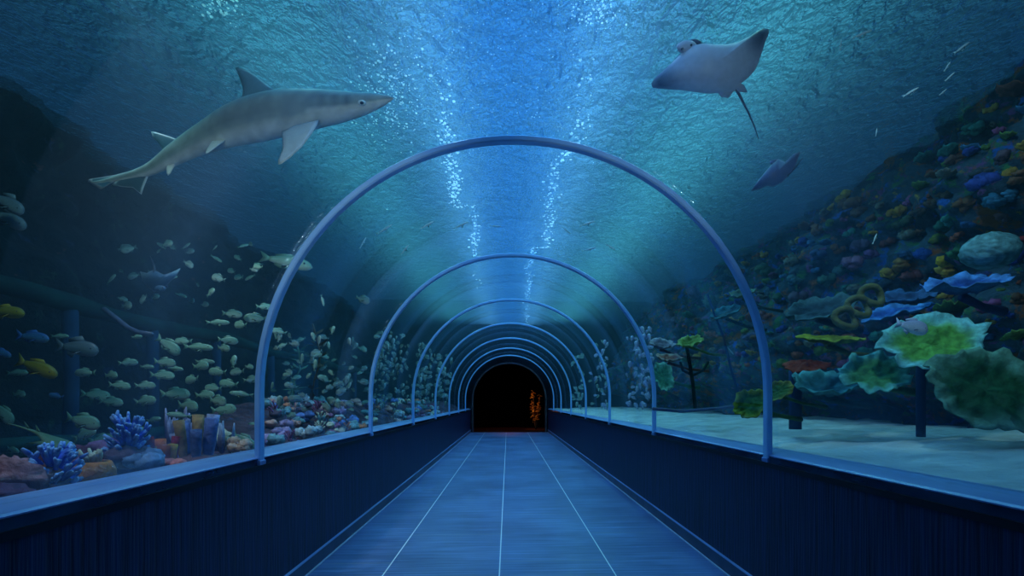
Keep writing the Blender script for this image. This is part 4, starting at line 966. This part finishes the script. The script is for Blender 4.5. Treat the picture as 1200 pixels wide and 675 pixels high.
# ---------------------------------------------------------------- lights
def area(name, loc, sx, sy, power, c, rot=(0, 0, 0), spread=PI):
    l = bpy.data.lights.new(name, 'AREA'); l.shape = 'RECTANGLE'; l.size = sx; l.size_y = sy; l.energy = power; l.color = c; l.spread = spread
    o = link(bpy.data.objects.new(name, l)); o.location = loc; o.rotation_euler = rot; return o
BLUE, CYAN, TEAL = (.03, .30, 1.0), (.06, .55, 1.0), (.28, .88, .84)
WHITE = (.45, .80, 1.0)
area('tank_lamp_centre', (CX, 11.0, 5.0), 1.2, 19, 175, BLUE)
area('tank_lamp_centre_left', (-.72, 11.0, 4.72), .10, 19, 72, WHITE)
area('tank_lamp_centre_right', (.86, 11.0, 4.72), .10, 19, 72, WHITE)
area('tank_lamp_left', (-1.9, 11.5, 5.1), .5, 16, 100, TEAL)
area('tank_lamp_right', (2.1, 11.5, 5.1), .5, 16, 130, TEAL)
def spot(name, loc, target, energy, c, deg, blend=.7, soft=.12):
    sp = bpy.data.lights.new(name, 'SPOT'); sp.energy = energy; sp.color = c; sp.spot_size = math.radians(deg); sp.spot_blend = blend; sp.shadow_soft_size = soft
    so = link(bpy.data.objects.new(name, sp)); so.location = loc; so.rotation_euler = (Vector(target) - Vector(loc)).to_track_quat('-Z', 'Y').to_euler(); return so
spot('fill_spot_corals', (-2.3, 1.6, 4.15), (-1.9, 2.7, .95), 95, (.7, .9, 1), 50)  # this and the next four: added fill spots, no fixtures of the tank
spot('fill_spot_school', (-2.0, 2.4, 4.1), (-3.2, 4.2, 1.4), 40, (.45, .95, .9), 60)
spot('fill_spot_far_corals', (-2.6, 3.6, 4.15), (-2.1, 4.9, .95), 90, (.75, .92, 1), 60)
spot('fill_spot_green', (1.9, 2.0, 4.1), (2.9, 3.6, 1.75), 62, (.5, .95, 1), 44)
spot('fill_spot_slope', (2.0, 2.2, 4.1), (4.0, 4.6, 2.4), 62, (.45, .8, 1), 60)
for nm_, x_, e_ in (('shark_fill_spot', -.5, 190), ('ray_fill_spot', .64, 125)):  # added fill spots behind the viewer to brighten shark and ray
    sp = bpy.data.lights.new(nm_, 'SPOT'); sp.energy = e_; sp.color = (.72, .95, 1.0); sp.spot_size = math.radians(36); sp.spot_blend = .8; sp.shadow_soft_size = .12
    so = link(bpy.data.objects.new(nm_, sp)); so.location = (x_, -1.4, 1.9)
    aim = (at(300, 140, 3.3) if x_ < 0 else at(835, 80, 3.5)) - so.location; so.rotation_euler = aim.to_track_quat('-Z', 'Y').to_euler()
PP = at(628, 503, 22.6); PP.z = .6
spot('doorway_lamp', (CX + .2, YE + .9, 3.0), PP, 170, (1, .55, .2), 30)
spot('doorway_floor_lamp', (CX, YE + 3.4, 2.6), (CX, YE + 2.2, 0), 26, (1, .2, .08), 90)
w = bpy.data.worlds.new('world'); SC.world = w; w.use_nodes = True
w.node_tree.nodes['Background'].inputs[0].default_value = (.02, .12, .3, 1); w.node_tree.nodes['Background'].inputs[1].default_value = .25

# ---------------------------------------------------------------- camera and view
cam = bpy.data.cameras.new('camera'); cam.sensor_width = 36; cam.lens = 36 * F_PX / 1200; cam.clip_start = .02; cam.clip_end = 100
cam.shift_x = (600 - PPX) / 1200; cam.shift_y = (PPY - 337.5) / 1200
o = link(bpy.data.objects.new('camera', cam)); o.location = CAM; o.rotation_euler = (PI / 2, 0, -YAW); SC.camera = o
SC.view_settings.view_transform = 'Standard'; SC.view_settings.look = 'None'; SC.view_settings.gamma = 1; SC.view_settings.exposure = 0.42
SC.view_settings.use_curve_mapping = False
SC.cycles.max_bounces = 8; SC.cycles.diffuse_bounces = 3; SC.cycles.glossy_bounces = 4; SC.cycles.transparent_max_bounces = 24; SC.cycles.transmission_bounces = 6
SC.cycles.use_denoising = True
